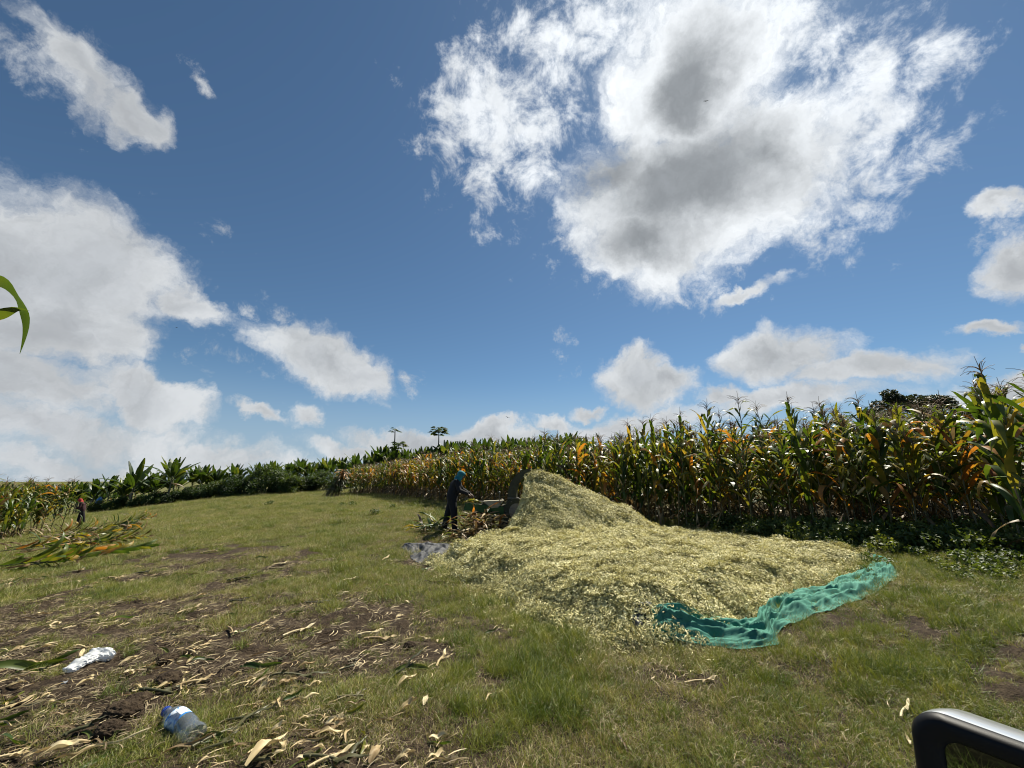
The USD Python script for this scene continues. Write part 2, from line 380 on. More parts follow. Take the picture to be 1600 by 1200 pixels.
M = {}
M['green'] = leaf_mat('maize_leaf_green', [(.2, (.024, .050, .009)), (.45, (.046, .085, .014)), (.62, (.085, .120, .020)), (.8, (.17, .17, .030))])
M['lime'] = leaf_mat('maize_leaf_yellowing', [(.2, (.060, .095, .020)), (.45, (.12, .14, .028)), (.65, (.24, .20, .04)), (.85, (.34, .22, .06))])
M['orange'] = leaf_mat('maize_leaf_orange', [(.2, (.12, .10, .025)), (.4, (.30, .17, .035)), (.65, (.36, .15, .035)), (.85, (.22, .085, .03))])
M['dry'] = leaf_mat('maize_leaf_dry', [(.2, (.055, .036, .016)), (.45, (.13, .085, .038)), (.7, (.24, .17, .080)), (.9, (.42, .33, .18))], rough=.55, trans=.22, tint=(1.1, 1, .8))
M['husk'] = leaf_mat('dry_husk', [(.15, (.24, .16, .075)), (.4, (.42, .32, .16)), (.65, (.58, .47, .26)), (.9, (.70, .60, .38))], rough=.6, trans=.15, scale=6, tint=(1.05, 1, .85))
M['stalk'] = leaf_mat('maize_stalk', [(.2, (.040, .042, .014)), (.5, (.080, .072, .026)), (.8, (.15, .115, .055))], rough=.5, trans=0.0, scale=1.2)
M['tassel'] = leaf_mat('maize_tassel', [(.2, (.13, .075, .038)), (.5, (.22, .14, .07)), (.8, (.36, .26, .14))], rough=.7, trans=.12, rnd=.8, tint=(1, 1, 1))
M['banana'] = leaf_mat('banana_leaf', [(.2, (.016, .036, .008)), (.45, (.030, .060, .012)), (.65, (.052, .088, .017)), (.85, (.11, .125, .028))], rough=.42, scale=.8)
M['trunk'] = leaf_mat('banana_trunk', [(.2, (.05, .045, .02)), (.5, (.11, .10, .045)), (.8, (.2, .17, .09))], rough=.7, trans=0, scale=3)
M['bush'] = leaf_mat('bush_leaf', [(.2, (.016, .034, .007)), (.45, (.032, .062, .012)), (.65, (.055, .090, .017)), (.85, (.10, .12, .024))], rough=.55, scale=1.4)
M['tree'] = leaf_mat('tree_leaf', [(.2, (.016, .024, .011)), (.5, (.030, .042, .018)), (.8, (.055, .066, .028))], rough=.5, scale=.6, trans=.25)
M['bark'] = leaf_mat('bark', [(.2, (.03, .024, .018)), (.5, (.075, .06, .045)), (.8, (.14, .115, .09))], rough=.9, trans=0, scale=5)

def leaf_pts(rng, base, az, L, W, a0, droop, n=9, twist=0.0, wave=.012, fold=.3, power=1.5, kink=None, across=3):
    """A strap leaf: leaves the stalk at a0 from the vertical, arches over and hangs; returns (n+1, 3, 3)."""
    s = np.linspace(0, 1, n + 1)
    ang = a0 + droop * s ** power
    if kink is not None: ang = ang + kink[1] * sstep(kink[0] - .04, kink[0] + .04, s)
    azs = az + twist * .35 * s ** 2
    d = np.stack([np.sin(ang) * np.cos(azs), np.sin(ang) * np.sin(azs), np.cos(ang)], 1)
    c = np.asarray(base) + np.vstack([np.zeros(3), np.cumsum((d[1:] + d[:-1]) / 2 * (L / n), 0)])
    side = np.stack([-np.sin(azs), np.cos(azs), 0 * s], 1)
    nrm = np.cross(d, side)
    tw = twist * s ** 1.3
    sd = side * np.cos(tw)[:, None] + nrm * np.sin(tw)[:, None]
    nn = np.cross(d, sd)
    w = W * .5 * np.minimum(1, .55 + 3.2 * s) * np.maximum(1 - s ** 2.4, .0) ** .75
    w[-1] = W * .01
    ph = rng.uniform(0, 6.28, 2); fr = rng.uniform(9, 15)
    rows = []
    for j, e in enumerate((-1, 1)):
        rows.append(c + sd * (e * w)[:, None] - nn * (fold * w)[:, None] + nn * (wave * np.sin(fr * s + ph[j]) * np.minimum(1, w / (W * .3)))[:, None])
    return np.stack([rows[0], c, rows[1]], 1)

def maize_parts(seed, H=2.25, nleaf=18, mix=(.7, .2, .1, 0), dry_below=.32, seg=9, tassel_n=12, lean=.05, droopy=1.0, k=6):
    """A full grown maize plant as [(part name, mesh, material key)]."""
    rng = np.random.default_rng(seed)
    parts = []
    z = np.linspace(0, H, 9)
    la, lr = rng.uniform(0, 6.28), rng.uniform(0, lean)
    axis = np.stack([np.cos(la) * lr * (z / H) ** 2 * H + .012 * np.sin(5 * z + seed), np.sin(la) * lr * (z / H) ** 2 * H + .012 * np.cos(4 * z), z], 1)
    def ax(h): return np.array([np.interp(h, z, axis[:, i]) for i in range(3)])
    st = MB().tube(axis, .0135 * (1 - .62 * z / H) + .002, k)
    for h in np.linspace(.12, H * .9, 10): 
        c = ax(h); st.tube([c - [0, 0, .008], c, c + [0, 0, .008]], np.array([.9, 1.25, .9]) * (.0135 * (1 - .62 * h / H) + .002), k, cap=False)
    parts.append(('stalk', st, 'stalk'))
    az0 = rng.uniform(0, 6.28)
    for i in range(nleaf):
        f = i / (nleaf - 1)
        h = H * (.06 + .90 * f ** .95)
        az = az0 + (math.pi if i % 2 else 0) + rng.normal(0, .35)
        L = (.55 + .42 * math.sin(math.pi * min(1, f * .85 + .12))) * rng.uniform(.85, 1.12)
        if f > .88: L *= .75
        W = (.074 + .040 * math.sin(math.pi * (f * .8 + .1))) * rng.uniform(.85, 1.15)
        if f < dry_below:
            key = 'dry'; a0 = rng.uniform(.5, .9); droop = rng.uniform(2.7, 3.05) - a0; pw = .28; W *= .62; L *= .8; tw = rng.uniform(-2.2, 2.2); kink = None
        else:
            u = rng.random(); c = np.cumsum(mix)
            key = ('green', 'lime', 'orange', 'dry')[int(np.searchsorted(c, u * c[-1]))]
            a0 = rng.uniform(.25, .55) - .12 * f; droop = rng.uniform(1.3, 2.5) * droopy * (1.1 - .45 * f); pw = rng.uniform(1.2, 2.0); tw = rng.uniform(-.9, .9)
            kink = (rng.uniform(.4, .7), rng.uniform(.7, 1.5)) if rng.random() < .3 else None
            if key in ('orange', 'dry'): droop += .4; tw *= 1.6
        P = leaf_pts(rng, ax(h), az, L, W, a0, droop, seg, tw, .014, rng.uniform(.15, .45), pw, kink)
        parts.append(('leaf', MB().grid(P), key))
    ts = MB(); top = ax(H)
    ts.tube([top - [0, 0, .05], top + [0, 0, .12], top + [.01, .01, .34]], [.007, .006, .003], 4)
    for i in range(tassel_n):
        a = rng.uniform(0, 6.28); l = rng.uniform(.18, .34); b = top + [0, 0, .02 + .13 * i / tassel_n]
        s = np.linspace(0, 1, 5); an = rng.uniform(.25, .6) + rng.uniform(.7, 1.9) * s ** 1.4
        dd = np.stack([np.sin(an) * np.cos(a), np.sin(an) * np.sin(a), np.cos(an)], 1)
        ts.tube(b + np.vstack([np.zeros(3), np.cumsum(dd[1:] * l / 4, 0)]), np.linspace(.0052, .0030, 5), 3, cap=False)
    parts.append(('tassel', ts, 'tassel'))
    he = H * rng.uniform(.40, .5); a = az0 + rng.uniform(-.4, .4); c = ax(he)
    dr = np.array([math.cos(a) * .5, math.sin(a) * .5, .87 if rng.random() < .6 else -.5]); dr /= np.linalg.norm(dr)
    t = np.linspace(0, 1, 7)
    ear = MB().tube(c + np.outer(t * .24, dr) + [math.cos(a) * .012, math.sin(a) * .012, 0], .027 * np.sin(np.pi * (t * .86 + .1)) ** .6 + .002, 7)
    parts.append(('ear', ear, 'lime' if rng.random() < .4 else 'husk'))
    return parts

def joined(parts):
    """One mesh per material, for plants too far in to be told apart."""
    d = {}
    for n, mb, key in parts:
        v, f = mb.out(); d.setdefault(key, MB()).add(v, f)
    names = dict(green='green_leaves', lime='yellow_leaves', orange='orange_leaves', dry='dry_leaves', stalk='stalk', tassel='tassel', husk='husks', )
    return [(names[k], mb, M[k], k in ('green', 'lime', 'orange', 'dry')) for k, mb in d.items()]

def build_class(name, parts):
    c = kind_class(name)
    for n, mb, key in parts: obj(n, mb, M[key], c, smooth=True)
    return c

KINDS = [
    ('deep green', dict(mix=(.95, .05, 0, 0), dry_below=.08, H=2.4)),
    ('green and yellow', dict(mix=(.62, .3, .08, 0), dry_below=.14, H=2.3)),
    ('orange topped', dict(mix=(.2, .22, .52, .06), dry_below=.18, H=2.25)),
    ('half dried', dict(mix=(.25, .3, .15, .3), dry_below=.38, H=2.15)),
    ('very tall green', dict(mix=(.85, .12, .03, 0), dry_below=.10, H=2.65)),
    ('yellowing', dict(mix=(.22, .55, .15, .08), dry_below=.2, H=2.2)),
]
maize_classes = []
for i, (nm, kw) in enumerate(KINDS):
    for j in range(2):
        maize_classes.append((i, build_class(f'maize_kind_{len(maize_classes) + 1:03d}', maize_parts(100 + 7 * i + j, **kw))))

# the field's near edge runs from the far left end to the near right corner
EDGE = np.array([(-15.2, 38.2), (-9.2, 29.2), (-3.1, 20.0), (0.6, 15.6), (3.7, 12.15), (6.8, 8.9), (8.3, 7.6), (10.6, 6.2)])
seg_l = np.r_[0, np.cumsum(np.linalg.norm(np.diff(EDGE, axis=0), axis=1))]
def edge_pt(s):
    p = np.array([np.interp(s, seg_l, EDGE[:, k]) for k in (0, 1)])
    q = np.array([np.interp(s + .5, seg_l, EDGE[:, k]) for k in (0, 1)]) - np.array([np.interp(s - .5, seg_l, EDGE[:, k]) for k in (0, 1)])
    q /= np.linalg.norm(q)
    return p, np.array([-q[1], q[0]])      # the inward normal: away from the clearing
rng = np.random.default_rng(5)
LBL = {
    0: 'deep green maize plant with glossy arching leaves in the front rows of the maize field',
    1: 'green maize plant with some yellow blades in the front rows of the maize field',
    2: 'maize plant with orange upper leaves in the front rows of the maize field',
    3: 'half dried maize plant with brown hanging leaves in the front rows of the maize field',
    4: 'very tall green maize plant with brown tassel in the front rows of the maize field',
    5: 'yellowing maize plant with thin brown tassel in the front rows of the maize field'}
GRP = {i: f'{KINDS[i][0]} maize plants of the front rows' for i in range(6)}
stands = []
for row in range(44):
    off = row * .72
    s = rng.uniform(0, .3)
    while s < seg_l[-1]:
        p, nv = edge_pt(s)
        nv = -nv if nv[1] < 0 else nv
        q = p + nv * (off + rng.normal(0, .07)) + rng.normal(0, .05, 2)
        deep = 13 if q[0] > 6 else 18 if q[0] > 0 else 44
        if row < deep: stands.append((row, q[0], q[1]))
        s += rng.uniform(.24, .40) * (1 if row < 4 else 1.35)
stands = np.array(stands)
def kinds_for(x, y, n, rng):
    """More dry and orange plants along the far stretch, greener ones near."""
    far = sstep(9, 24, y)
    w = np.stack([.30 * (1 - far) + .06, .26 + 0 * far, .19 + .08 * far, .04 + .20 * far, .24 * (1 - far) + .03, .14 + .22 * far], -1)
    w /= w.sum(-1, keepdims=True)
    return (rng.random(n)[:, None] > np.cumsum(w, -1)).sum(-1).clip(0, 5)
SX, SY = stands[:, 1], stands[:, 2]
kd = kinds_for(SX, SY, len(stands), rng)
sz = height(SX, SY)
dist = np.hypot(SX, SY)
in_view = np.abs(SX) < 1.36 * (SY * COSP - .3)
score = dist + 2.6 * stands[:, 0] + np.where(in_view, 0, 1e3)
single = np.zeros(len(stands), bool)
single[np.argsort(score)[:236]] = True
for r in np.nonzero(single)[0]:
    k = int(kd[r]); v = rng.integers(0, 2)
    src = maize_classes[2 * k + v][1]
    T = frame((SX[r], SY[r], sz[r] - .02), rng.uniform(0, 6.28), rng.uniform(.84, 1.10) * (1.05 if SX[r] > 3.5 else 1), (rng.normal(0, .045), rng.normal(0, .045)))
    zn = 'in the far stretch left of the worker' if SY[r] > 19 else 'behind the worker and heap cone' if SY[r] > 11.6 else 'above the weeds right of the cone'
    thing('maize_plant', LBL[k].split(' in the front')[0] + ' ' + zn, 'maize plant', T, GRP[k].split(' of the')[0] + ' ' + zn, src)
protos = []
for i, (nm, kw) in enumerate(KINDS):
    protos.append(joined(maize_parts(300 + i, seg=6, k=4, tassel_n=7, **kw)))
rest = np.nonzero(~single & (in_view | (dist < 14)))[0]
Ts = [frame((SX[r], SY[r], sz[r] - .03), rng.uniform(0, 6.28), rng.uniform(.86, 1.06), (rng.normal(0, .04), rng.normal(0, .04))) for r in rest]
scatter('/World/maize_stand', protos, Ts, kd[rest], label='dense stand of maize behind the front rows, up to the banana trees', cat='maize')

# a few plants step out of the field at its near corner
CORNER = [(7.15, 5.75, 4), (7.55, 6.15, 2), (7.5, 5.5, 0), (7.95, 5.9, 1), (7.9, 6.5, 0), (8.3, 6.2, 2), (8.5, 5.7, 0), (8.9, 6.3, 4)]
for i, (x, y, k) in enumerate(CORNER):
    T = frame((x, y, hz(x, y) - .02), rng.uniform(0, 6.28), rng.uniform(.97, 1.04), (rng.normal(0, .03), rng.normal(0, .03)))
    thing('maize_plant', ('%s maize plant at the near corner of the field above the weeds' % {4: 'very tall', 2: 'orange leaved', 0: 'deep green', 1: 'green and yellow'}[k]), 'maize plant', T, 'maize plants at the near field corner, %s' % KINDS[k][0], maize_classes[2 * k + i % 2][1])

# the lower plot at the far left
stl = []
for r in range(9):
    for c in range(10):
        x = -19.6 - r * .75 + rng.normal(0, .12) - c * .12; y = 15.2 + c * .40 + rng.normal(0, .1) + r * .25
        stl.append((r, x, y))
stl = np.array(stl)
fr = (stl[:, 0] < 3)
kl = rng.choice([0, 1, 4, 5, 3], len(stl), p=[.35, .25, .1, .2, .1])
for (r, x, y), k in zip(stl[fr], kl[fr]):
    T = frame((x, y, hz(x, y) - .02), rng.uniform(0, 6.28), rng.uniform(.82, 1.0), (rng.normal(0, .06), rng.normal(0, .06)))
    thing('maize_plant', LBL[k].split(' in the front')[0] + ' in the lower plot at the far left', 'maize plant', T, KINDS[k][0] + ' maize plants of the lower plot', maize_classes[2 * k][1])
Ts = [frame((x, y, hz(x, y) - .03), rng.uniform(0, 6.28), rng.uniform(.82, 1.0)) for (r, x, y) in stl[~fr]]
scatter('/World/lower_maize_stand', protos, Ts, kl[~fr], label='far rows of maize in the lower plot at the left', cat='maize')

# ------------------------------------------------------------------ banana grove
def banana_leaf(rng, az, L, W, a0, droop, base, nb=9, key='banana'):
    """A paddle leaf with a stalk, torn into lobes along both sides."""
    mb = MB()
    n = 2 * nb
    s = np.linspace(0, 1, n + 1)
    ang = a0 + droop * s ** 1.7
    d = np.stack([np.sin(ang) * math.cos(az), np.sin(ang) * math.sin(az), np.cos(ang)], 1)
    c = base + np.vstack([np.zeros(3), np.cumsum((d[1:] + d[:-1]) / 2 * L / n, 0)])
    side = np.array([-math.sin(az), math.cos(az), 0])
    nn = np.cross(d, side)
    mb.tube(c[:-1], np.linspace(.022, .006, n), 4, cap=False)
    w = W * .5 * np.where(s < .16, 0, np.sin(np.pi * np.clip((s - .14) / .88, 0, 1)) ** .5 * (1 - .45 * s ** 3))
    for e in (-1, 1):
        i = 3
        while i < n:
            st = int(rng.integers(4, 9)); j = min(n, i + st)
            f = rng.uniform(-.05, .45)
            idx = np.arange(i, j + 1)
            gap = np.linspace(.0, -.04 if rng.random() < .55 else 0, len(idx))[:, None]
            inner = c[idx]
            outer = c[idx] + e * side * (w[idx] * math.cos(f))[:, None] - nn[idx] * (w[idx] * math.sin(f))[:, None] + d[idx] * (w[idx][:, None] * .25 + gap * L * .3)
            mid = (inner + outer) / 2 - nn[idx] * (-.05 * W)
            mb.grid(np.stack([inner, mid, outer], 1))
            i = j
    return ('leaf', mb, key)

def banana_parts(seed, H=2.3, n=9, up=0.0):
    rng = np.random.default_rng(seed)
    z = np.linspace(0, H, 6)
    tr = MB().tube(np.stack([.06 * (z / H) ** 2 + 0 * z, .05 * np.sin(z), z], 1), .12 * (1 - .55 * z / H), 8)
    parts = [('trunk', tr, 'trunk')]
    top = np.array([.06, .05 * math.sin(H), H - .08])
    for i in range(n):
        f = i / (n - 1)
        az = i * 2.4 + rng.normal(0, .25)
        a0 = .80 - .66 * f - up + rng.normal(0, .09); dr = .80 - .62 * f + rng.uniform(-.1, .25)
        parts.append(banana_leaf(rng, az, rng.uniform(2.3, 3.1) * (1 - .1 * f), rng.uniform(.56, .74), max(.06, a0), max(.15, dr), top - [0, 0, .25 * (1 - f)]))
    for i in range(2):
        parts.append(('leaf', MB().grid(leaf_pts(rng, top - [0, 0, .3], rng.uniform(0, 6.28), 1.5, .25, 1.6, 1.3, 8, 1.0)), 'dry'))
    return parts
banana_classes = [build_class(f'banana_kind_{i + 1:03d}', banana_parts(40 + i, 1.9 + .25 * (i % 3), 9 + i % 3, .12 * (i % 2))) for i in range(5)]
BL = [(60, 47), (140, 43), (205, 41), (268, 41), (330, 44), (420, 47), (540, 47.5), (640, 49), (740, 50), (830, 50), (930, 50)]
bp = np.array([(t * ray(px, 760)[0], t * ray(px, 760)[1]) for px, t in BL])
bl = np.r_[0, np.cumsum(np.linalg.norm(np.diff(bp, axis=0), axis=1))]
for row in range(4):
    s = rng.uniform(0, 1.0)
    while s < bl[-1]:
        x = np.interp(s, bl, bp[:, 0]) + rng.normal(0, .35); y = np.interp(s, bl, bp[:, 1]) + row * 1.7 + rng.normal(0, .35)
        left = x < -31
        if not (left and row == 3):
            sc = rng.uniform(.85, 1.08) * (.80 if x < -31 else .82 if x < -18 else 1.0)
            if -47 < x < -43.4: sc *= .72
            where = 'on the lower left slope behind the clearing' if x < -31 else 'in the grove behind the dark bushes' if x < -16 else 'rising above the far end of the maize field'
            grp = 'banana plants ' + where
            thing('banana_plant', f'banana plant with upright torn leaves {where}', 'banana plant', frame((x, y, hz(x, y) - .05), rng.uniform(0, 6.28), sc), grp, banana_classes[rng.integers(0, 5)])
        s += rng.uniform(1.35, 2.1)
# two banana clumps stand clear at the left
for (px, t, sc, lab) in ((205, 39.5, 1.12, 'tall banana plant with fanned leaves, first of the grove at the left'), (262, 39.5, 1.05, 'broad banana plant with a pale trunk beside the dark bushes'), (146, 41, .8, 'small banana plant at the left end of the grove')):
    d = ray(px, 780); x, y = d[0] * t, d[1] * t
    thing('banana_plant', lab, 'banana plant', frame((x, y, hz(x, y) - .05), px * .1, sc), None, banana_classes[px % 5])

# blue covers on fruit bunches
for (px, py, t, lab) in ((398, 746, 43.5, 'blue bag over a banana bunch above the dark bushes'), (155, 783, 40.0, 'blue bag over a banana bunch at the lower left slope')):
    d = ray(px, py); c = EYE + d * t
    zz = np.linspace(0, 1, 8)
    b = MB().tube(np.stack([.02 * np.sin(7 * zz), .02 * np.cos(5 * zz), .42 - .9 * zz], 1), .05 + .20 * np.sin(np.pi * np.minimum(1, zz * .9)) ** .7, 9)
    bag = usdkit.mesh(stage, free('/World', 'bunch_cover'), b.out(), mat('blue_plastic_%d' % px, {'p': ('principled_bsdf', dict(base_color=(.04, .16, .36), roughness=.35))}), smooth=True)
    place(bag, frame(c)); tag(bag, lab, 'bunch cover')

# ------------------------------------------------------------------ bushes, papayas, the far tree
def leaf_cloud(rng, centers, radii, n, size, flat=.8):
    """Many separate leaves on the outer shells of overlapping clumps."""
    cen = np.asarray(centers, float); rad = np.asarray(radii, float)
    w = rad ** 2 / (rad ** 2).sum()
    idx = rng.choice(len(cen), n, p=w)
    u = rng.normal(size=(n, 3)); u /= np.linalg.norm(u, axis=1, keepdims=True)
    p = cen[idx] + u * (rad[idx] * rng.uniform(.55, 1.03, n) ** .6)[:, None] * [1, 1, flat]
    t = rng.normal(size=(n, 3)) * .8 + u * .6 + [0, 0, -.2]; t /= np.linalg.norm(t, axis=1, keepdims=True)
    nn = rng.normal(size=(n, 3)) * .6 + [0, 0, .8] + u * .5
    sd = np.cross(t, nn); sd /= np.linalg.norm(sd, axis=1, keepdims=True)
    nn = np.cross(sd, t)
    L = size * rng.uniform(.6, 1.3, n)[:, None]; W = L * .30
    a, b, c1, c2 = p, p + t * L - nn * L * .15, p + t * L * .45 + sd * W, p + t * L * .45 - sd * W
    V = np.stack([a, c1, b, c2], 1).reshape(-1, 3)
    i = np.arange(n) * 4
    F = np.vstack([np.stack([i, i + 1, i + 2], 1), np.stack([i, i + 2, i + 3], 1)])
    return V, F

def bush_class(name, seed, w, h, n=5200, size=.17):
    rng = np.random.default_rng(seed); c = kind_class(name)
    cen, rad = [], []
    for i in range(22):
        a = rng.uniform(0, 6.28); r = w * .5 * math.sqrt(rng.random()) * .8
        zc = h * rng.uniform(.18, .85) * (1 - .45 * (r / (w * .5)) ** 2)
        cen.append((r * math.cos(a), r * math.sin(a), zc)); rad.append(rng.uniform(.22, .38) * h * .7)
    st = MB()
    for i in range(9):
        e = np.array(cen[i]); st.tube([[0.1 * math.cos(i), .1 * math.sin(i), 0], e * [.4, .4, .5], e], [.04, .028, .012], 5)
    obj('stem', st, M['bark'], c); obj('foliage', leaf_cloud(rng, cen, rad, n, size), M['bush'], c)
    return c
bushes = [bush_class('bush_kind_001', 1, 3.6, 2.9), bush_class('bush_kind_002', 2, 2.6, 2.0), bush_class('bush_kind_003', 3, 4.2, 2.6)]
for (px, t, k, sc, lab) in (
    (412, 38.5, 0, 1.16, 'biggest dark round bush at the edge of the clearing below the bananas'), (375, 38.5, 2, .95, 'dark spreading bush left of the biggest round bush'),
    (345, 39.0, 1, 1.0, 'small dark bush at the left end of the bush row'), (455, 38.0, 1, .95, 'paler low bush right of the biggest round bush'),
    (505, 40.0, 0, .85, 'dark bush behind the leaning stack of stalks'), (310, 39.5, 2, .75, 'low green bush between the bananas and the bush row'),
    (540, 42.0, 2, .9, 'dark bush at the corner where the maize field begins'), (282, 40.0, 1, .8, 'small leafy bush at the foot of the bananas'), (250, 39.6, 1, .85, 'leafy shrub between two banana trunks at the left'), (228, 39.2, 1, .75, 'small shrub right of the fanned banana plant'), (186, 39.6, 1, .8, 'small shrub left of the fanned banana plant'), (165, 40.2, 2, .6, 'low spreading shrub near the blue bag at the left'), (296, 39.3, 1, .7, 'shrub in front of the broad banana plant'), (178, 39.0, 1, .62, 'knee high shrub below the fanned banana plant'), (218, 38.9, 1, .66, 'round little shrub below the fanned banana plant'), (242, 38.9, 1, .7, 'shrub touching the grass left of the broad banana plant'), (270, 38.8, 1, .72, 'shrub at the foot of the broad banana plant'), (322, 38.8, 1, .8, 'shrub at the grass edge left of the bush row'), (360, 38.3, 1, .8, 'shrub before the spreading bush'), (480, 39.5, 1, .9, 'dark shrub between the bush row and the stalk shock'), (433, 37.9, 1, .8, 'green shrub in front of the biggest bush')):
    d = ray(px, 775); x, y = d[0] * t, d[1] * t
    thing('bush', lab, 'bush', frame((x, y, hz(x, y) - .15), px * .37, sc), None, bushes[k])

def papaya(name, loc, H, cr, tiers, label, seed):
    rng = np.random.default_rng(seed)
    th = thing(name, label, 'papaya tree', frame(loc))
    z = np.linspace(0, H, 7)
    obj('trunk', MB().tube(np.stack([.05 * np.sin(z * .6), .04 * np.sin(z * .4 + 1), z], 1), np.linspace(.13, .06, 7), 7), M['bark'], th, True)
    for (zt, R, n) in tiers:
        top = np.array([.05 * math.sin(zt * .6), .04 * math.sin(zt * .4 + 1), zt])
        if zt < H - .5:
            top = top + [.5, .1, 0]; obj('branch', MB().tube([[0, 0, zt - 1.6], [.38, .08, zt - 1.2], top], [.07, .06, .045], 6), M['bark'], th, True)
        for i in range(n):
            a = i * 2.4; e = rng.uniform(.55, 1.75); dr = np.array([math.sin(e) * math.cos(a), math.sin(e) * math.sin(a), math.cos(e)])
            l = R * rng.uniform(.6, .9); tip = top + dr * l - [0, 0, .06]
            mb = MB().tube([top, top + dr * l * .6 + [0, 0, .03], tip], [.016, .012, .008], 4)
            hd = math.atan2(dr[1], dr[0])
            for k in range(7):
                b = hd + (k - 3) * .62; ll = R * .45 * (1 - .12 * abs(k - 3))
                q = np.array([math.cos(b), math.sin(b), -.35]); sd = np.array([-math.sin(b), math.cos(b), 0])
                s = np.array([0, .3, .7, 1.0]); w = np.array([.03, .30, .24, .0]) * ll
                cc = tip + np.outer(s * ll, q) - np.outer(s ** 2 * .15 * ll, [0, 0, 1])
                mb.grid(np.stack([cc - sd * w[:, None], cc + sd * w[:, None]], 1))
            obj('leaf', mb, M['banana'], th)
def on_line(px, t):
    d = ray(px, 740); return d[0] * t, d[1] * t
x, y = on_line(613, 49); g0 = hz(x, y) + .5; papaya('papaya_tree', (x, y, g0 - .5), 6.9 - (g0 - 1.4), 1.0, [(6.9 - (g0 - 1.4), .75, 12), (4.9 - (g0 - 1.4), 1.1, 22)], 'tall thin papaya tree with a small crown above a wider one', 4)
x, y = on_line(683, 51); g0 = hz(x, y) + .5; papaya('papaya_tree', (x, y, g0 - .5), 6.2 - (g0 - 2.0), 1.5, [(6.2 - (g0 - 2.0), 1.25, 28)], 'papaya tree with one dense dark crown above the banana leaves', 5)

def big_tree(loc, label, seed, H=9.5, W=9.0, n=16000):
    rng = np.random.default_rng(seed)
    th = thing('shade_tree', label, 'tree', frame(loc))
    tr = MB().tube([[0, 0, -.2], [.1, 0, 1.5], [.2, .1, 3.4], [.1, .1, H * .55]], [.42, .34, .27, .2], 9)
    cen, rad = [], []
    for i in range(34):
        a = rng.uniform(0, 6.28); r = W * .5 * math.sqrt(rng.uniform(.02, 1))
        zc = H * (.60 + .36 * (1 - (r / (W * .5)) ** 2) * rng.uniform(.6, 1)) + rng.normal(0, .25)
        cen.append((r * math.cos(a), r * math.sin(a), zc)); rad.append(rng.uniform(.55, 1.05))
        e = np.array(cen[-1])
        if i < 18: tr.tube([[.15, .1, H * rng.uniform(.3, .5)], e * [.5, .5, 0] + [0, 0, H * .55], e], [.12, .075, .025], 5)
    obj('trunk', tr, M['bark'], th, True); obj('crown', leaf_cloud(rng, cen, rad, n, .26, .5), M['tree'], th)
x, y = on_line(1447, 44); big_tree((x, y, hz(x, y)), 'dark flat crowned shade tree rising behind the maize field at the right', 3, H=8.6)
x, y = on_line(84, 46); g1 = hz(x, y)
big_tree((x, y, g1), 'low dark tree behind the lower maize plot at the far left', 8, H=3.7, W=4.2, n=5000)

# ------------------------------------------------------------------ the maize plant beside the viewpoint, one leaf reaching in
nx, ny = -3.55, 2.35
nb = thing('maize_plant', 'near maize plant whose bent leaf tip hangs in at the left edge', 'maize plant', frame((nx, ny, hz(nx, ny))))
r2 = np.random.default_rng(77)
for n, mb, key in maize_parts(77, H=2.55, nleaf=11, mix=(.9, .1, 0, 0), lean=.01):
    if n in ('leaf', 'tassel'):
        v, f = mb.out(); wv = v + [nx, ny, hz(nx, ny)] - EYE
        if ((wv[:, 0] / np.maximum(.05, wv[:, 1] * COSP + wv[:, 2] * SINP)) > -1.36).any(): continue                # the row side is stripped
        mb = MB().add(v, f)
    obj(n, mb, M[key], nb, True)
def spline_leaf(pts, W, n, twist, name, parent):
    """A strap leaf along given points (in the plant's own frame)."""
    from scipy.interpolate import CubicSpline
    pts = np.asarray(pts, float); u = np.linspace(0, 1, len(pts)); cs = CubicSpline(u, pts)
    s = np.linspace(0, 1, n + 1); c = cs(s); d = cs(s, 1); d /= np.linalg.norm(d, axis=1, keepdims=True)
    ref = np.array([0.25, -1.0, .1]); sd = np.cross(d, ref); sd /= np.linalg.norm(sd, axis=1, keepdims=True); nn = np.cross(d, sd)
    tw = np.interp(s, *twist); sd2 = sd * np.cos(tw)[:, None] + nn * np.sin(tw)[:, None]; n2 = np.cross(d, sd2)
    w = W * .5 * np.minimum(1, .7 + 2 * s) * np.maximum(1 - s ** 3, 0) ** .8; w[-1] = .001
    obj(name, MB().grid(np.stack([c - sd2 * w[:, None] - n2 * (.28 * w)[:, None], c, c + sd2 * w[:, None] - n2 * (.28 * w)[:, None]], 1)), M['green'], parent, True)
def local(px, py, t): return EYE + ray(px, py) * t - np.array([nx, ny, hz(nx, ny)])
spline_leaf([(0, 0, 2.0), local(-60, 470, 2.4), local(-20, 438, 2.4), local(14, 445, 2.4), local(36, 478, 2.4), local(42, 510, 2.4), local(31, 553, 2.4)], .075, 26, ([0, .45, .6, .75, 1], [.2, .5, .9, .15, .1]), 'leaf', nb)
spline_leaf([(0, 0, 2.05), local(-60, 500, 2.36), local(-14, 491, 2.36), local(14, 484, 2.36), local(47, 486, 2.36)], .085, 20, ([0, .5, .8, 1], [.4, .9, 1.45, 1.5]), 'leaf', nb)

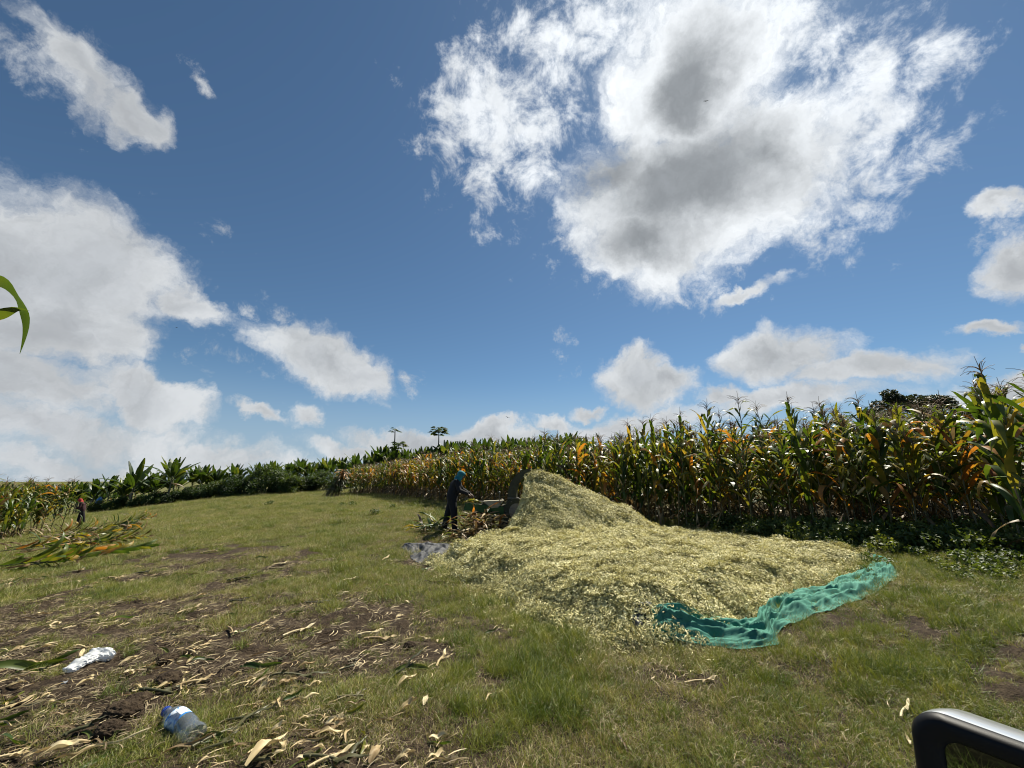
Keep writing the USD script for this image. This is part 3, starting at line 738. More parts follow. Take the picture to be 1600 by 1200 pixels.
# ------------------------------------------------------------------ plain materials
def plain(name, c, rough=.6, metal=0.0, var=.25, scale=8.0, spec=.4, bump=0.0, **kw):
    c = np.array(c)
    return mat(name, {
        'g': ('geometry', {}), 'n': ('noise_texture', dict(scale=scale, detail=5.0, roughness=.65)),
        'r': ('rgb_ramp', dict(ramp=[(.25, tuple(c * (1 - var))), (.5, tuple(c)), (.78, tuple(np.minimum(c * (1 + var), .9)))])),
        'b': ('bump', dict(strength=bump, distance=.01)),
        'p': ('principled_bsdf', dict(roughness=rough, metallic=metal, specular_ior_level=spec, **kw))},
        [('g.position', 'n.vector'), ('n.fac', 'r.fac'), ('r.color', 'p.base_color')] + ([('n.fac', 'b.height'), ('b.normal', 'p.normal')] if bump else []))

g2 = lambda l: [at(px, py)[:2] for px, py in l]
net_out = g2([(1005, 1004), (1060, 1010), (1120, 1013), (1165, 1018), (1212, 1012), (1216, 992), (1250, 972), (1300, 955), (1345, 940), (1385, 918), (1406, 898), (1392, 884), (1372, 876)])
net_in = g2([(1008, 990), (1060, 988), (1120, 987), (1165, 980), (1190, 962), (1212, 944), (1245, 930), (1288, 922), (1310, 910), (1345, 898), (1362, 886), (1366, 876), (1366, 868)])
NETP = Polygon([tuple(p) for p in net_out] + [tuple(p) for p in net_in[::-1]]).buffer(.03)
# ------------------------------------------------------------------ the heap of chopped maize
FOOT = Polygon([(-1.42, 7.75), (-.95, 6.85), (-.35, 6.1), (.1, 5.35), (.5, 4.75), (.85, 4.42), (1.25, 4.22), (1.8, 4.25), (2.4, 4.55), (3.3, 5.25), (4.5, 6.0), (5.75, 6.75), (5.95, 7.5), (5.3, 8.5), (3.6, 9.9), (1.8, 11.1), (.4, 10.9), (.0, 10.3), (-.12, 9.7), (-.28, 9.25), (-.70, 8.9), (-1.2, 8.3)]).buffer(.15).buffer(-.1)
hx = np.arange(-1.9, 6.5, .045); hy = np.arange(3.8, 12.0, .045)
HX, HY = np.meshgrid(hx, hy)
FP = shapely.points(HX.ravel(), HY.ravel())
ins = shapely.contains(FOOT, FP); dd = shapely.distance(FOOT.exterior, FP)
edge = np.where(ins, dd, -dd).reshape(HX.shape)
pn = np.stack([HX, HY, 0 * HX], -1)
edge_n = edge + .16 * (meshkit.fbm(pn * 1.6, 3, 31) - .5) + .07 * (meshkit.fbm(pn * 6, 2, 32) - .5)
ap = (.31 * sstep(-.02, .75, edge_n) + .07 * sstep(.5, 2.0, edge_n)) * (1 - .52 * sstep(1.8, 4.6, HX))
dx = HX - .42; dy = HY - 9.75
ra = np.where(dx < 0, .74, 3.0); rb = np.where(dy < 0, 1.50, 1.4)
rr = np.sqrt((dx / ra) ** 2 + (dy / rb) ** 2 + .0012)
left_w = np.clip(np.maximum(-dx, 0) / ra / rr, 0, 1) ** 2
prof_l = np.interp(rr, [0, .12, .24, .5, .88, 1.15], [1.0, .84, .55, .30, .07, 0]); prof_r = np.interp(rr, [0, .1, .38, .7, 1.0, 1.25], [1.0, .94, .66, .32, .02, 0])
cone = 1.24 * (prof_l * left_w + prof_r * (1 - left_w))
pile = ap + cone * sstep(-.05, .22, edge_n)
pile = pile + sstep(0, .3, edge_n) * (.08 * (meshkit.fbm(pn * 1.1, 2, 33) - .5) + .12 * (meshkit.fbm(pn * 3.0, 3, 34) - .5) + .10 * (meshkit.fbm(pn * 8, 3, 35) - .5))
front = np.exp(-(((HX - .9) / 1.1) ** 2 + ((HY - 5.0) / .6) ** 2))
pile = pile + .03 * front * sstep(0, .3, edge_n)
gh = height(HX, HY)
HZ = gh + np.where(edge_n > 0, np.maximum(pile, .012), -.08 + .6 * np.minimum(0, edge_n + .05))
chop = mat('chopped_maize', {
    'g': ('geometry', {}), 'o': ('object_info', {}),
    'n1': ('noise_texture', dict(scale=55.0, detail=4.0, roughness=.75)),
    'n2': ('noise_texture', dict(scale=1.3, detail=3.0)),
    'v': ('math', dict(math_type='multiply_add', value2=.45, value3=-.22)),
    'f': ('math', dict(math_type='add')),
    'r': ('rgb_ramp', dict(ramp=[(.22, (.06, .066, .022)), (.40, (.17, .165, .06)), (.55, (.42, .385, .15)), (.72, (.62, .56, .26)), (.95, (.76, .70, .40))])),
    'b': ('bump', dict(strength=.9, distance=.03)),
    'p': ('principled_bsdf', dict(roughness=.7, specular_ior_level=.25))},
    [('g.position', 'n1.vector'), ('g.position', 'n2.vector'), ('n2.fac', 'v.value1'), ('n1.fac', 'f.value1'), ('v.value', 'f.value2'), ('f.value', 'r.fac'),
     ('r.color', 'p.base_color'), ('n1.fac', 'b.height'), ('b.normal', 'p.normal')])
def chip_mat(name, ramp):
    return leaf_mat(name, ramp, rough=.6, trans=.12, scale=26.0, rnd=.35, tint=(1, 1, .8), spec=.3)
chips_pale = chip_mat('maize_chips_pale', [(.2, (.18, .16, .06)), (.40, (.48, .435, .185)), (.58, (.70, .645, .335)), (.85, (.85, .80, .50))])
chips_green = chip_mat('maize_chips_green', [(.2, (.045, .060, .014)), (.5, (.13, .14, .035)), (.8, (.27, .26, .08))])
hp = thing('silage_heap', 'big heap of pale chopped maize on a net, with a tall cone at its back', 'silage heap')
keepq = np.zeros(HX.shape, bool); keepq[:] = edge > -.35
iq = np.arange(HX.size).reshape(HX.shape)
qm = keepq[:-1, :-1] & keepq[1:, :-1] & keepq[:-1, 1:] & keepq[1:, 1:]
qd = np.stack([iq[:-1, :-1][qm], iq[:-1, 1:][qm], iq[1:, 1:][qm], iq[1:, :-1][qm]], 1)
used, inv = np.unique(qd, return_inverse=True)
obj('mound', (np.stack([HX, HY, HZ], -1).reshape(-1, 3)[used], inv.reshape(-1, 4)), chop, hp, True)

def chip_patch(seed, n, r, lo, hi):
    """A handful of chopped leaf and stalk, lying any way up."""
    rng = np.random.default_rng(seed)
    a = rng.uniform(0, 6.28, n); q = r * np.sqrt(rng.random(n))
    c = np.stack([q * np.cos(a), q * np.sin(a), rng.normal(.006, .011, n)], 1)
    t = rng.normal(size=(n, 3)) * [1, 1, .4]; t /= np.linalg.norm(t, axis=1, keepdims=True)
    nn = rng.normal(size=(n, 3)) * .55 + [0, 0, 1]; sd = np.cross(t, nn); sd /= np.linalg.norm(sd, axis=1, keepdims=True); nn = np.cross(sd, t)
    L = rng.uniform(lo, hi, (n, 1)); W = np.minimum(L * rng.uniform(.10, .34, (n, 1)), .0085)
    V = np.stack([c - t * L / 2 - sd * W / 2, c - t * L / 2 + sd * W / 2, c + sd * W * .6 + nn * L * .12, c - sd * W * .6 + nn * L * .12, c + t * L / 2 + sd * W * .3, c + t * L / 2 - sd * W * .3], 1).reshape(-1, 3)
    i = np.arange(n)[:, None] * 6
    return V, np.vstack([i + k for k in ([0, 1, 2], [0, 2, 3], [3, 2, 4], [3, 4, 5])])
rng = np.random.default_rng(21)
sel = np.nonzero((edge_n > -.04).ravel() & (~shapely.contains(NETP, FP) | (np.arange(HX.size) % 9 == 0)))[0]
pick = rng.choice(sel, 5200, replace=False)
zx = np.gradient(HZ, .045, axis=1).ravel(); zy = np.gradient(HZ, .045, axis=0).ravel()
Ts, ids = [], []
for k in pick:
    n = unit([-zx[k], -zy[k], 1]); a = unit(np.cross([math.sin(k), math.cos(k), .1], n)); b = np.cross(n, a)
    Ts.append(frame((HX.ravel()[k], HY.ravel()[k], HZ.ravel()[k] + .003), R=np.stack([a, b, n], 1), scale=rng.uniform(.8, 1.25)))
    ids.append(rng.choice(6, p=[.26, .26, .26, .08, .08, .06]))
patches = [[('pale_chips', chip_patch(60 + i, 280, .18, .012, .050), chips_pale, False), ('green_chips', chip_patch(70 + i, 40, .18, .012, .045), chips_green, False)] for i in range(3)]
patches += [[('green_chips', chip_patch(80 + i, 110, .16, .010, .034), chips_green, False), ('pale_chips', chip_patch(84 + i, 130, .16, .012, .05), chips_pale, False)] for i in range(2)]
patches += [[('long_pieces', chip_patch(90, 16, .2, .04, .10), chips_pale, False), ('pale_chips', chip_patch(91, 200, .16, .010, .034), chips_pale, False)]]
scatter(hp + '/chips', patches, Ts, ids)
# chips spilled over the rim
sp = []
for k in range(700):
    px = rng.uniform(0, FOOT.exterior.length); p = FOOT.exterior.interpolate(px); o = abs(rng.normal(0, .16))
    c = np.array([p.x, p.y]); outw = unit(c - np.array([2.2, 7.5])); q = c + outw * o
    if NETP.contains(Point(q[0], q[1])) and k % 6: continue
    sp.append(slope_frame(q[0], q[1], rng.uniform(0, 6.28), rng.uniform(.6, 1.0), sink=-.012))
scatter(hp + '/spilled_chips', [[('pale_chips', chip_patch(95, 12, .16, .012, .045), chips_pale, False)]], sp, np.zeros(len(sp)))

# ------------------------------------------------------------------ the net and the tarpaulin under it
from scipy.interpolate import RegularGridInterpolator
_pz = RegularGridInterpolator((hy, hx), HZ, bounds_error=False, fill_value=-9)
def pile_z(XY): return _pz(np.stack([XY[..., 1], XY[..., 0]], -1)) + .012
def cloth_strip(outer, inner, ns, nw, seed, amp, thick=.004, lift=.012):
    """A crumpled strip of cloth between two lines on the ground, with ridged folds."""
    def res(l, n):
        l = np.asarray(l, float); u = np.r_[0, np.cumsum(np.linalg.norm(np.diff(l, axis=0), axis=1))]
        from scipy.interpolate import PchipInterpolator
        return PchipInterpolator(u / u[-1], l)(np.linspace(0, 1, n))
    A, B = res(outer, ns), res(inner, ns)
    w = np.linspace(0, 1, nw)[None, :, None]
    XY = A[:, None] * (1 - w) + B[:, None] * w
    s = np.linspace(0, np.linalg.norm(np.diff(A, axis=0), axis=1).sum(), ns)[:, None] + 0 * w[..., 0]
    ww = w[..., 0] + 0 * s
    p3 = np.stack([s * 1.1, ww * 1.6, 0 * s + seed], -1)
    XY = XY + .05 * (np.stack([meshkit.fbm(p3 * 2.2, 3, seed), meshkit.fbm(p3 * 2.2, 3, seed + 1)], -1) - .5)
    q = np.stack([s * 1.6 + ww * 1.3, ww * 3.0 + 1.2 * meshkit.fbm(p3 * 1.4, 2, seed + 5), 0 * s], -1)
    ridge = 1 - np.abs(2 * meshkit.fbm(q * np.array([1.3, 1.5, 1]), 2, seed + 2) - 1)
    ridge2 = 1 - np.abs(2 * meshkit.fbm(q * np.array([2.6, 5.0, 1]), 3, seed + 3) - 1)
    zz = lift + amp * (np.maximum(ridge - .35, 0) * 1.5) ** 1.1 * np.sin(np.pi * np.clip(ww * .9 + .06, 0, 1)) ** .6 + amp * .6 * np.maximum(ridge2 - .45, 0)
    us = np.linspace(0, 1, ns)[:, None]; zz = lift + (zz - lift) * sstep(0, .05, us) * sstep(1, .90, us) * (.25 + .75 * sstep(0, .25, ww))
    Z = np.maximum(height(XY[..., 0], XY[..., 1]), pile_z(XY)) + zz
    top = np.concatenate([XY, Z[..., None]], -1)
    mb = MB().grid(top); bot = top.copy(); bot[..., 2] -= thick
    mb.grid(bot[:, ::-1])
    rim_t = np.concatenate([top[:, 0], top[-1, 1:], top[::-1, -1][1:], top[0, ::-1][1:]]); rim_b = rim_t - [0, 0, thick]
    mb.grid(np.stack([rim_t, rim_b], 1))
    return mb
def weave(name, ramp, rough=.85):
    return mat(name, {
        'g': ('geometry', {}), 'n': ('noise_texture', dict(scale=7.0, detail=6.0, roughness=.7)), 'n2': ('noise_texture', dict(scale=180.0, detail=2.0)),
        'r': ('rgb_ramp', dict(ramp=ramp)), 'b': ('bump', dict(strength=.35, distance=.004)), 'p': ('principled_bsdf', dict(roughness=rough, specular_ior_level=.35)),
        't': ('translucent_bsdf', {}), 'm': ('mix_closure', dict(fac=.15))},
        [('g.position', 'n.vector'), ('g.position', 'n2.vector'), ('n.fac', 'r.fac'), ('r.color', 'p.base_color'), ('r.color', 't.color'), ('n2.fac', 'b.height'), ('b.normal', 'p.normal'), ('p.BSDF', 'm.closure1'), ('t.BSDF', 'm.closure2')], 'm.closure')
net_m = weave('green_net_cloth', [(.2, (.022, .11, .078)), (.42, (.048, .20, .145)), (.6, (.080, .275, .205)), (.85, (.20, .40, .30))])
net = obj('shade_net', cloth_strip(net_out, net_in, 300, 44, 7, .10), net_m, smooth=True)
tag(net, 'crumpled green net cloth along the front right rim of the maize heap', 'net')
tarp_m = weave('grey_tarpaulin', [(.2, (.030, .031, .034)), (.5, (.070, .072, .077)), (.8, (.13, .13, .138))], .7)
tp = obj('tarpaulin', cloth_strip(g2([(626, 857), (640, 868), (655, 881), (690, 884)]), g2([(630, 853), (668, 852), (700, 852), (716, 866)]), 120, 40, 23, .07), tarp_m, smooth=True)
tag(tp, 'grey tarpaulin corner folded on the grass at the left end of the heap', 'tarpaulin')
tp2 = obj('tarpaulin', cloth_strip(g2([(712, 849), (728, 851), (748, 850)]), g2([(722, 845), (738, 841), (752, 842)]), 60, 20, 29, .05), tarp_m, smooth=True)
tag(tp2, 'small grey tarpaulin flap between the heap and the cut stalks', 'tarpaulin')
black_m = weave('black_tarpaulin', [(.2, (.018, .020, .022)), (.5, (.04, .045, .046)), (.8, (.09, .095, .10))], .4)
tp3 = obj('tarpaulin', cloth_strip(g2([(985, 1000), (1000, 1005), (1018, 1006)]), g2([(992, 985), (1005, 984), (1022, 987)]), 50, 20, 37, .04), black_m, smooth=True)
tag(tp3, 'black crumpled tarpaulin end beside the left tip of the green net', 'tarpaulin')

# ------------------------------------------------------------------ the forage chopper
YM = 11.05
gm = hz(-.2, YM)
green_p = plain('green_machine_paint', (.014, .068, .022), .5, var=.5, scale=14)
olive_p = plain('worn_olive_paint', (.024, .027, .013), .6, var=.55, scale=11)
cream_p = plain('cream_metal', (.28, .25, .17), .5, var=.3, scale=12)
steel = plain('worn_steel', (.16, .15, .14), .45, .6, .4, 20)
rubber = plain('black_rubber', (.018, .018, .018), .8, var=.3)
ch = thing('forage_chopper', 'green forage chopper with feed trough and curved spout blowing onto the heap', 'chopper')
def plate(mb, pts, th=.006):
    """A flat plate through 3D corners, with a thickness."""
    P = np.asarray(pts, float); n = unit(np.cross(P[1] - P[0], P[2] - P[0])) * th / 2
    k = len(P); a, b = P + n, P - n
    idx = np.arange(1, k - 1)
    mb.add(np.vstack([a, b]), np.vstack([np.stack([0 * idx, idx, idx + 1], 1), np.stack([k + 0 * idx, k + idx + 1, k + idx, ], 1)] + [[[i, k + i, (i + 1) % k], [(i + 1) % k, k + i, k + (i + 1) % k]] for i in range(k)]))
    return mb
x0, x1, za, zb = -1.28, -.22, 1.00, .86
tr = MB()
plate(tr, [(x0, YM - .21, za - .16), (x1, YM - .21, zb - .16), (x1, YM + .21, zb - .16), (x0, YM + .21, za - .16)])
for sgn in (-1, 1):
    plate(tr, [(x0, YM + sgn * .213, za - .16), (x1, YM + sgn * .213, zb - .16), (x1, YM + sgn * .26, zb + .04), (x0 + .06, YM + sgn * .26, za + .0)])
    tr.tube([(x0 + .06, YM + sgn * .262, za), (x1, YM + sgn * .262, zb + .04)], .011, 6)
obj('feed_trough', tr, green_p, ch)
hd = MB(); plate(hd, [(-.76, YM - .28, 1.05), (-.22, YM - .25, 1.07), (-.36, YM - .27, .90), (-.54, YM - .27, .88)]); plate(hd, [(-.76, YM - .285, 1.054), (-.22, YM - .255, 1.074), (-.22, YM + .22, 1.07), (-.76, YM + .22, 1.05)])
obj('feed_cover', hd, cream_p, ch)
dr = trimesh.creation.cylinder(.33, .40, sections=36); dr.apply_transform(trimesh.transformations.rotation_matrix(math.pi / 2, [1, 0, 0])); dr.apply_translation((.12, YM, .80))
body = MB().mesh(dr)
plate(body, [(-.24, YM - .203, .52), (.42, YM - .203, .52), (.42, YM - .203, .80), (-.24, YM - .203, .95)], .01); plate(body, [(-.24, YM + .203, .52), (.42, YM + .203, .52), (.42, YM + .203, .80), (-.24, YM + .203, .95)], .01)
body.box((-.24, YM, .74), (.02, .40, .42))
obj('rotor_housing', body, olive_p, ch, 35)
hub = MB()
for r, h, o in ((.20, .02, .212), (.07, .06, .235), (.03, .10, .25)):
    c = trimesh.creation.cylinder(r, h, sections=24); c.apply_transform(trimesh.transformations.rotation_matrix(math.pi / 2, [1, 0, 0])); c.apply_translation((.12, YM - o, .80)); hub.mesh(c)
for i in range(6):
    a = i * math.pi / 3; c = trimesh.creation.cylinder(.012, .02, sections=6); c.apply_transform(trimesh.transformations.rotation_matrix(math.pi / 2, [1, 0, 0])); c.apply_translation((.12 + .28 * math.cos(a), YM - .21, .80 + .28 * math.sin(a))); hub.mesh(c)
obj('rotor_cap', hub, steel, ch, 30)
fr = MB()
for sx in (-.22, .44):
    for sy in (-.2, .2):
        fr.box((sx, YM + sy, gm + .27), (.045, .045, .56))
for sy in (-.2, .2): fr.box((.11, YM + sy, gm + .22), (.62, .035, .04)); fr.box((.11, YM + sy, .535), (.70, .04, .04))
for sx in (-.22, .44): fr.box((sx, YM, gm + .25), (.035, .37, .035))
fr.tube([(-.95, YM - .17, za - .19), (-.30, YM - .18, .56)], .014, 6); fr.tube([(-.95, YM + .17, za - .19), (-.30, YM + .18, .56)], .014, 6)
obj('frame', fr, olive_p, ch)
for sy in (-.27, .27):
    t = trimesh.creation.torus(.125, .042, major_sections=30, minor_sections=10); t.apply_transform(trimesh.transformations.rotation_matrix(math.pi / 2, [1, 0, 0])); t.apply_translation((-.16, YM + sy, gm + .15))
    w = obj('wheel', MB().mesh(t), rubber, ch, True)
    rm = trimesh.creation.cylinder(.09, .05, sections=20); rm.apply_transform(trimesh.transformations.rotation_matrix(math.pi / 2, [1, 0, 0])); rm.apply_translation((-.16, YM + sy, gm + .15))
    obj('rim', MB().mesh(rm), steel, str(w.GetPath()), 30)
from scipy.interpolate import CubicSpline
spt = np.array([(.03, YM, 1.00), (.02, YM, 1.25), (.09, YM - .03, 1.52), (.26, YM - .10, 1.72), (.50, YM - .2, 1.83)])
spc = CubicSpline(np.linspace(0, 1, 5), spt)(np.linspace(0, 1, 22)); std = np.gradient(spc, axis=0); std /= np.linalg.norm(std, axis=1, keepdims=True)
e2 = np.array([0.2, 1.0, 0]); e2 /= np.linalg.norm(e2); e1 = np.cross(std, e2); e1 /= np.linalg.norm(e1, axis=1, keepdims=True)
hw = np.linspace(.125, .075, 22)[:, None]; hdp = np.linspace(.13, .10, 22)[:, None]
ring = np.stack([spc + e1 * hw + e2 * hdp, spc - e1 * hw + e2 * hdp, spc - e1 * hw - e2 * hdp, spc + e1 * hw - e2 * hdp], 1)
ringi = np.stack([spc + (e1 * (hw - .008)) + e2 * (hdp - .008), spc - e1 * (hw - .008) + e2 * (hdp - .008), spc - e1 * (hw - .008) - e2 * (hdp - .008), spc + e1 * (hw - .008) - e2 * (hdp - .008)], 1)
sp_ = MB().grid(ring, True).grid(ringi[::-1], True).grid(np.stack([ring[-1], ringi[-1]], 0), True)
sps = obj('discharge_spout', sp_, olive_p, ch, 30)
fl = MB(); tip = spc[-1]; o1, o2 = e1[-1], e2
plate(fl, [tip - o1 * -.0 + o2 * .1 + o1 * -.078 * np.sign(o1[2]) * -1, tip - o2 * .1 + o1 * .078 * np.sign(o1[2]), tip - o2 * .1 + o1 * .05 * np.sign(o1[2]) + std[-1] * .20, tip + o2 * .1 + o1 * .05 * np.sign(o1[2]) + std[-1] * .20], .006)
obj('deflector', fl, olive_p, str(sps.GetPath()))
fl2 = MB(); fl2.box((.03, YM, 1.0), (.32, .32, .025)); fl2.box((.03, YM, 1.13), (.30, .30, .02))
obj('spout_flange', fl2, steel, str(sps.GetPath()))
lv = MB().tube([(-.30, YM - .26, .95), (-.34, YM - .29, 1.15), (-.33, YM - .30, 1.27)], .012, 6)
sph = trimesh.creation.icosphere(2, .028); sph.apply_translation((-.33, YM - .30, 1.28)); lv.mesh(sph)
obj('lever', lv, steel, ch, True)

# ------------------------------------------------------------------ people
MF = manifold3d.Manifold
def ball(p, r, n=20): return MF.sphere(float(r), n).translate(tuple(map(float, p)))
def limb(*pr):
    """Hulls of spheres along a chain of (point, radius)."""
    out = []
    for (a, ra), (b, rb) in zip(pr[:-1], pr[1:]): out.append(MF.batch_hull([ball(a, ra), ball(b, rb)]))
    return out
def fuse(parts, edge=.02, it=8):
    m = MF.batch_boolean(parts, manifold3d.OpType.Add).refine_to_length(edge)
    mm = m.to_mesh(); t = trimesh.Trimesh(mm.vert_properties[:, :3], mm.tri_verts, process=True)
    trimesh.smoothing.filter_taubin(t, .5, .53, it)
    return t
def hand(wrist, direc, palm_n, side):
    """Palm, four curled fingers and a thumb leaving its side."""
    d, n = unit(direc), unit(palm_n); l = unit(np.cross(n, d)); n = np.cross(d, l); w = np.asarray(wrist, float)
    out = [MF.batch_hull([ball(w + d * .015 + l * o, .017, 12) for o in (-.014, .014)] + [ball(w + d * .085 + l * o, .013, 12) for o in (-.032, .032)])]
    for k, (o, ln) in enumerate(((-.033, .066), (-.011, .078), (.011, .074), (.033, .058))):
        p = w + d * .085 + l * o; a = p + d * ln * .42 + n * ln * .18; b = a + d * ln * .14 + n * ln * .40; c = b - d * ln * .22 + n * ln * .22
        out += limb((p, .0098), (a, .0092), (b, .0086), (c, .0075))
    p = w + d * .03 + l * side * -.028; a = p + d * .03 + l * side * -.022 + n * .012; b = a + d * .03 + n * .022; out += limb((p, .013), (a, .0105), (b, .0088))
    return out
def head_parts(c, f, r=.088):
    """Skull, jaw, nose, brow, ears, lips; f is where the face looks."""
    f = unit(f); s = unit(np.cross([0, 0, 1], f)); u = np.cross(f, s); c = np.asarray(c, float)
    P = lambda a, b, h: c + f * a + s * b + u * h
    out = [MF.batch_hull([ball(P(-.018, 0, .03), .086), ball(P(.03, 0, .035), .072), ball(P(.035, 0, -.065), .042), ball(P(.02, 0, -.03), .064)])]
    out += limb((P(.100, 0, .018), .009), (P(.118, 0, -.018), .013)) + limb((P(.094, -.035, .030), .012), (P(.098, 0, .030), .010)) + limb((P(.098, 0, .030), .010), (P(.094, .035, .030), .012))
    for b in (-1, 1):
        out += limb((P(-.005, b * .080, .02), .012), (P(-.002, b * .083, -.02), .010)); out += [ball(P(.070, b * .034, -.012), .022)]
    out += limb((P(.088, -.018, -.056), .010), (P(.094, 0, -.055), .0105)) + limb((P(.094, 0, -.055), .0105), (P(.088, .018, -.056), .010))
    return out, P
def person(label, T, jac, tro, scf, skin, wide=1.0, reach=True, seed=0):
    th = thing('person', label, 'person', T)
    sk = plain(f'skin_{seed + 1}', skin, .55, var=.12, scale=20); ja = plain(f'jacket_cloth_{seed + 1}', jac, .85, var=.35, scale=9, bump=.4); tr = plain(f'trouser_cloth_{seed + 1}', tro, .9, var=.3, scale=9, bump=.4); sc = plain(f'scarf_cloth_{seed + 1}', scf, .8, var=.3, scale=12, bump=.3); sh = plain(f'shoe_leather_{seed + 1}', (.02, .018, .016), .6)
    pel, che, nek, hed = np.array([0, 0, .90]), np.array([.085, 0, 1.19]), np.array([.15, 0, 1.355]), np.array([.215, 0, 1.46])
    face = (1, -.05, -.38)
    S = {k: np.array([.105, k * .165, 1.31]) for k in (-1, 1)}
    if reach: E = {-1: np.array([.20, -.205, 1.08]), 1: np.array([.24, .19, 1.09])}; W = {-1: np.array([.43, -.13, .98]), 1: np.array([.47, .10, .98])}
    else: E = {-1: np.array([.10, -.21, 1.07]), 1: np.array([.13, .21, 1.07])}; W = {-1: np.array([.30, -.15, .93]), 1: np.array([.32, .15, .93])}
    Hp = {k: np.array([0, k * .085, .86]) for k in (-1, 1)}; K = {-1: np.array([.08, -.11, .47]), 1: np.array([-.12, .11, .47])}; A = {-1: np.array([.10, -.115, .08]), 1: np.array([-.20, .12, .085])}
    parts = limb((pel, .11), (che, .115), (nek, .06)) + limb((S[-1], .05), (che, .09), (S[1], .05)) + limb((nek, .052), (hed, .05))
    for k in (-1, 1):
        parts += limb((S[k], .05), (E[k], .037), (W[k], .026)) + limb((Hp[k], .085), (K[k], .055), (A[k], .038)) + limb((A[k], .036), (A[k] + [.13, k * .02, -.045], .03))
        parts += hand(W[k], unit(W[k] - E[k]) + [0, 0, -.1], [0, -.15 * k, -1], k)
    hpts, P = head_parts(hed, face); parts += hpts
    obj('body', fuse(parts, .013, 6), sk, th, True)
    eye = MB()
    for b in (-1, 1):
        e = trimesh.creation.icosphere(2, .0115); e.apply_translation(P(.083, b * .033, .006)); eye.mesh(e)
    obj('eyes', eye, plain(f'eye_white_{seed + 1}', (.6, .57, .52), .2), th, True)
    # a loose coat down to the knees, open sleeves
    jp = [MF.batch_hull([ball(S[-1] + [0, .005, -.01], .066), ball(S[1] + [0, -.005, -.01], .066), ball(che, .15 * wide), ball(nek + [0, 0, -.035], .07)]),
          MF.batch_hull([ball(che, .145 * wide), ball(pel + [0, -.04, .05], .125 * wide), ball(pel + [0, .04, .05], .125 * wide)]),
          MF.batch_hull([ball(pel + [0, -.05, .03], .13 * wide), ball(pel + [0, .05, .03], .13 * wide), ball([.015, -.07, .82], .115 * wide), ball([-.015, .07, .82], .115 * wide)])]
    for k in (-1, 1): jp += limb((S[k], .066), (E[k], .056), (E[k] * .12 + W[k] * .88, .046))
    tj = fuse(jp, .022, 8); v = np.array(tj.vertices); pn_ = np.array(v) * 6
    v += np.array(tj.vertex_normals) * (.028 * (meshkit.fbm(pn_ * [1.6, 1.6, .8], 3, seed) - .5))[:, None]
    obj('coat', (v, tj.faces), ja, th, True)
    tp_ = []
    for k in (-1, 1): tp_ += limb((Hp[k], .112), (K[k], .092), (A[k] + [0, 0, .03], .076))
    obj('trousers', fuse(tp_, .025, 8), tr, th, True)
    # scarf wrapped over head and shoulders, the face left open
    f_ = unit(face)
    wrap = MF.batch_hull([ball(P(-.022, 0, .034), .103), ball(P(.018, 0, .045), .093), ball(P(-.01, 0, -.06), .088)]) + MF.batch_hull([ball(P(-.02, 0, -.06), .09), ball(nek + [-.01, -.045, -.0], .085), ball(nek + [-.01, .045, 0], .085), ball(nek + [-.06, 0, -.05], .075)]) + MF.batch_hull([ball(nek + [-.05, 0, .06], .06), ball(nek + [-.10, 0, -.10], .05), ball(nek + [-.05, .11, -.05], .045), ball(nek + [-.05, -.11, -.05], .045)])
    cut = MF.batch_hull([ball(P(.09, -.02, .0), .058), ball(P(.09, .02, .0), .058), ball(P(.10, 0, -.06), .05), ball(P(.2, 0, -.02), .08)])
    tw = fuse([wrap - cut], .016, 5); v = np.array(tw.vertices)
    v += np.array(tw.vertex_normals) * (.02 * (meshkit.fbm(v * 16, 2, seed + 9) - .5))[:, None]
    obj('headscarf', (v, tw.faces), sc, th, True)
    for k in (-1, 1):
        m = MF.batch_hull([ball(A[k] + [-.02, 0, -.03], .048), ball(A[k] + [.15, k * .02, -.046], .036), ball(A[k] + [.02, 0, .02], .045)])
        obj('shoe', fuse([m], .02, 4), sh, th, True)
    return th
wx, wy = at(712, 831)[:2]
wx, wy = -1.62, 11.12
person('person in dark coat and turquoise headscarf feeding the chopper', frame((wx, wy, hz(wx, wy) + .01), .02), (.006, .006, .008), (.006, .006, .008), (.012, .15, .18), (.10, .055, .035), 1.14, True, 0)
d = ray(124, 817); px_, py_ = d[0] * 25.2, d[1] * 25.2
person('person in dark clothes and red headscarf by the lower maize plot', frame((px_, py_, hz(px_, py_) + .01), -2.5, .98), (.032, .009, .011), (.008, .007, .009), (.36, .03, .026), (.10, .055, .035), 1.12, False, 1)

# stalks held in the worker's hands and lying in the trough
rng = np.random.default_rng(9)
held = thing('maize_stalk_bundle', 'bundle of maize stalks held by the worker and lying in the trough', 'stalk bundle')
for i in range(9):
    a = np.array([wx + .36 + rng.normal(0, .05), YM + rng.normal(0, .06), 1.08 + rng.normal(0, .03)]); b = np.array([-.45 + rng.normal(0, .15), YM + rng.normal(0, .08), .86 + rng.uniform(0, .08)])
    obj('stalk', MB().tube([a, (a + b) / 2 + [0, 0, .03], b], .011, 6), M['stalk'] if i % 3 else M['husk'], held, True)
    obj('leaf', MB().grid(leaf_pts(rng, a * .6 + b * .4, rng.uniform(2.2, 4.2), .5, .05, 1.0, 1.4, 8, .8)), M['lime' if i % 2 else 'green'], held, True)

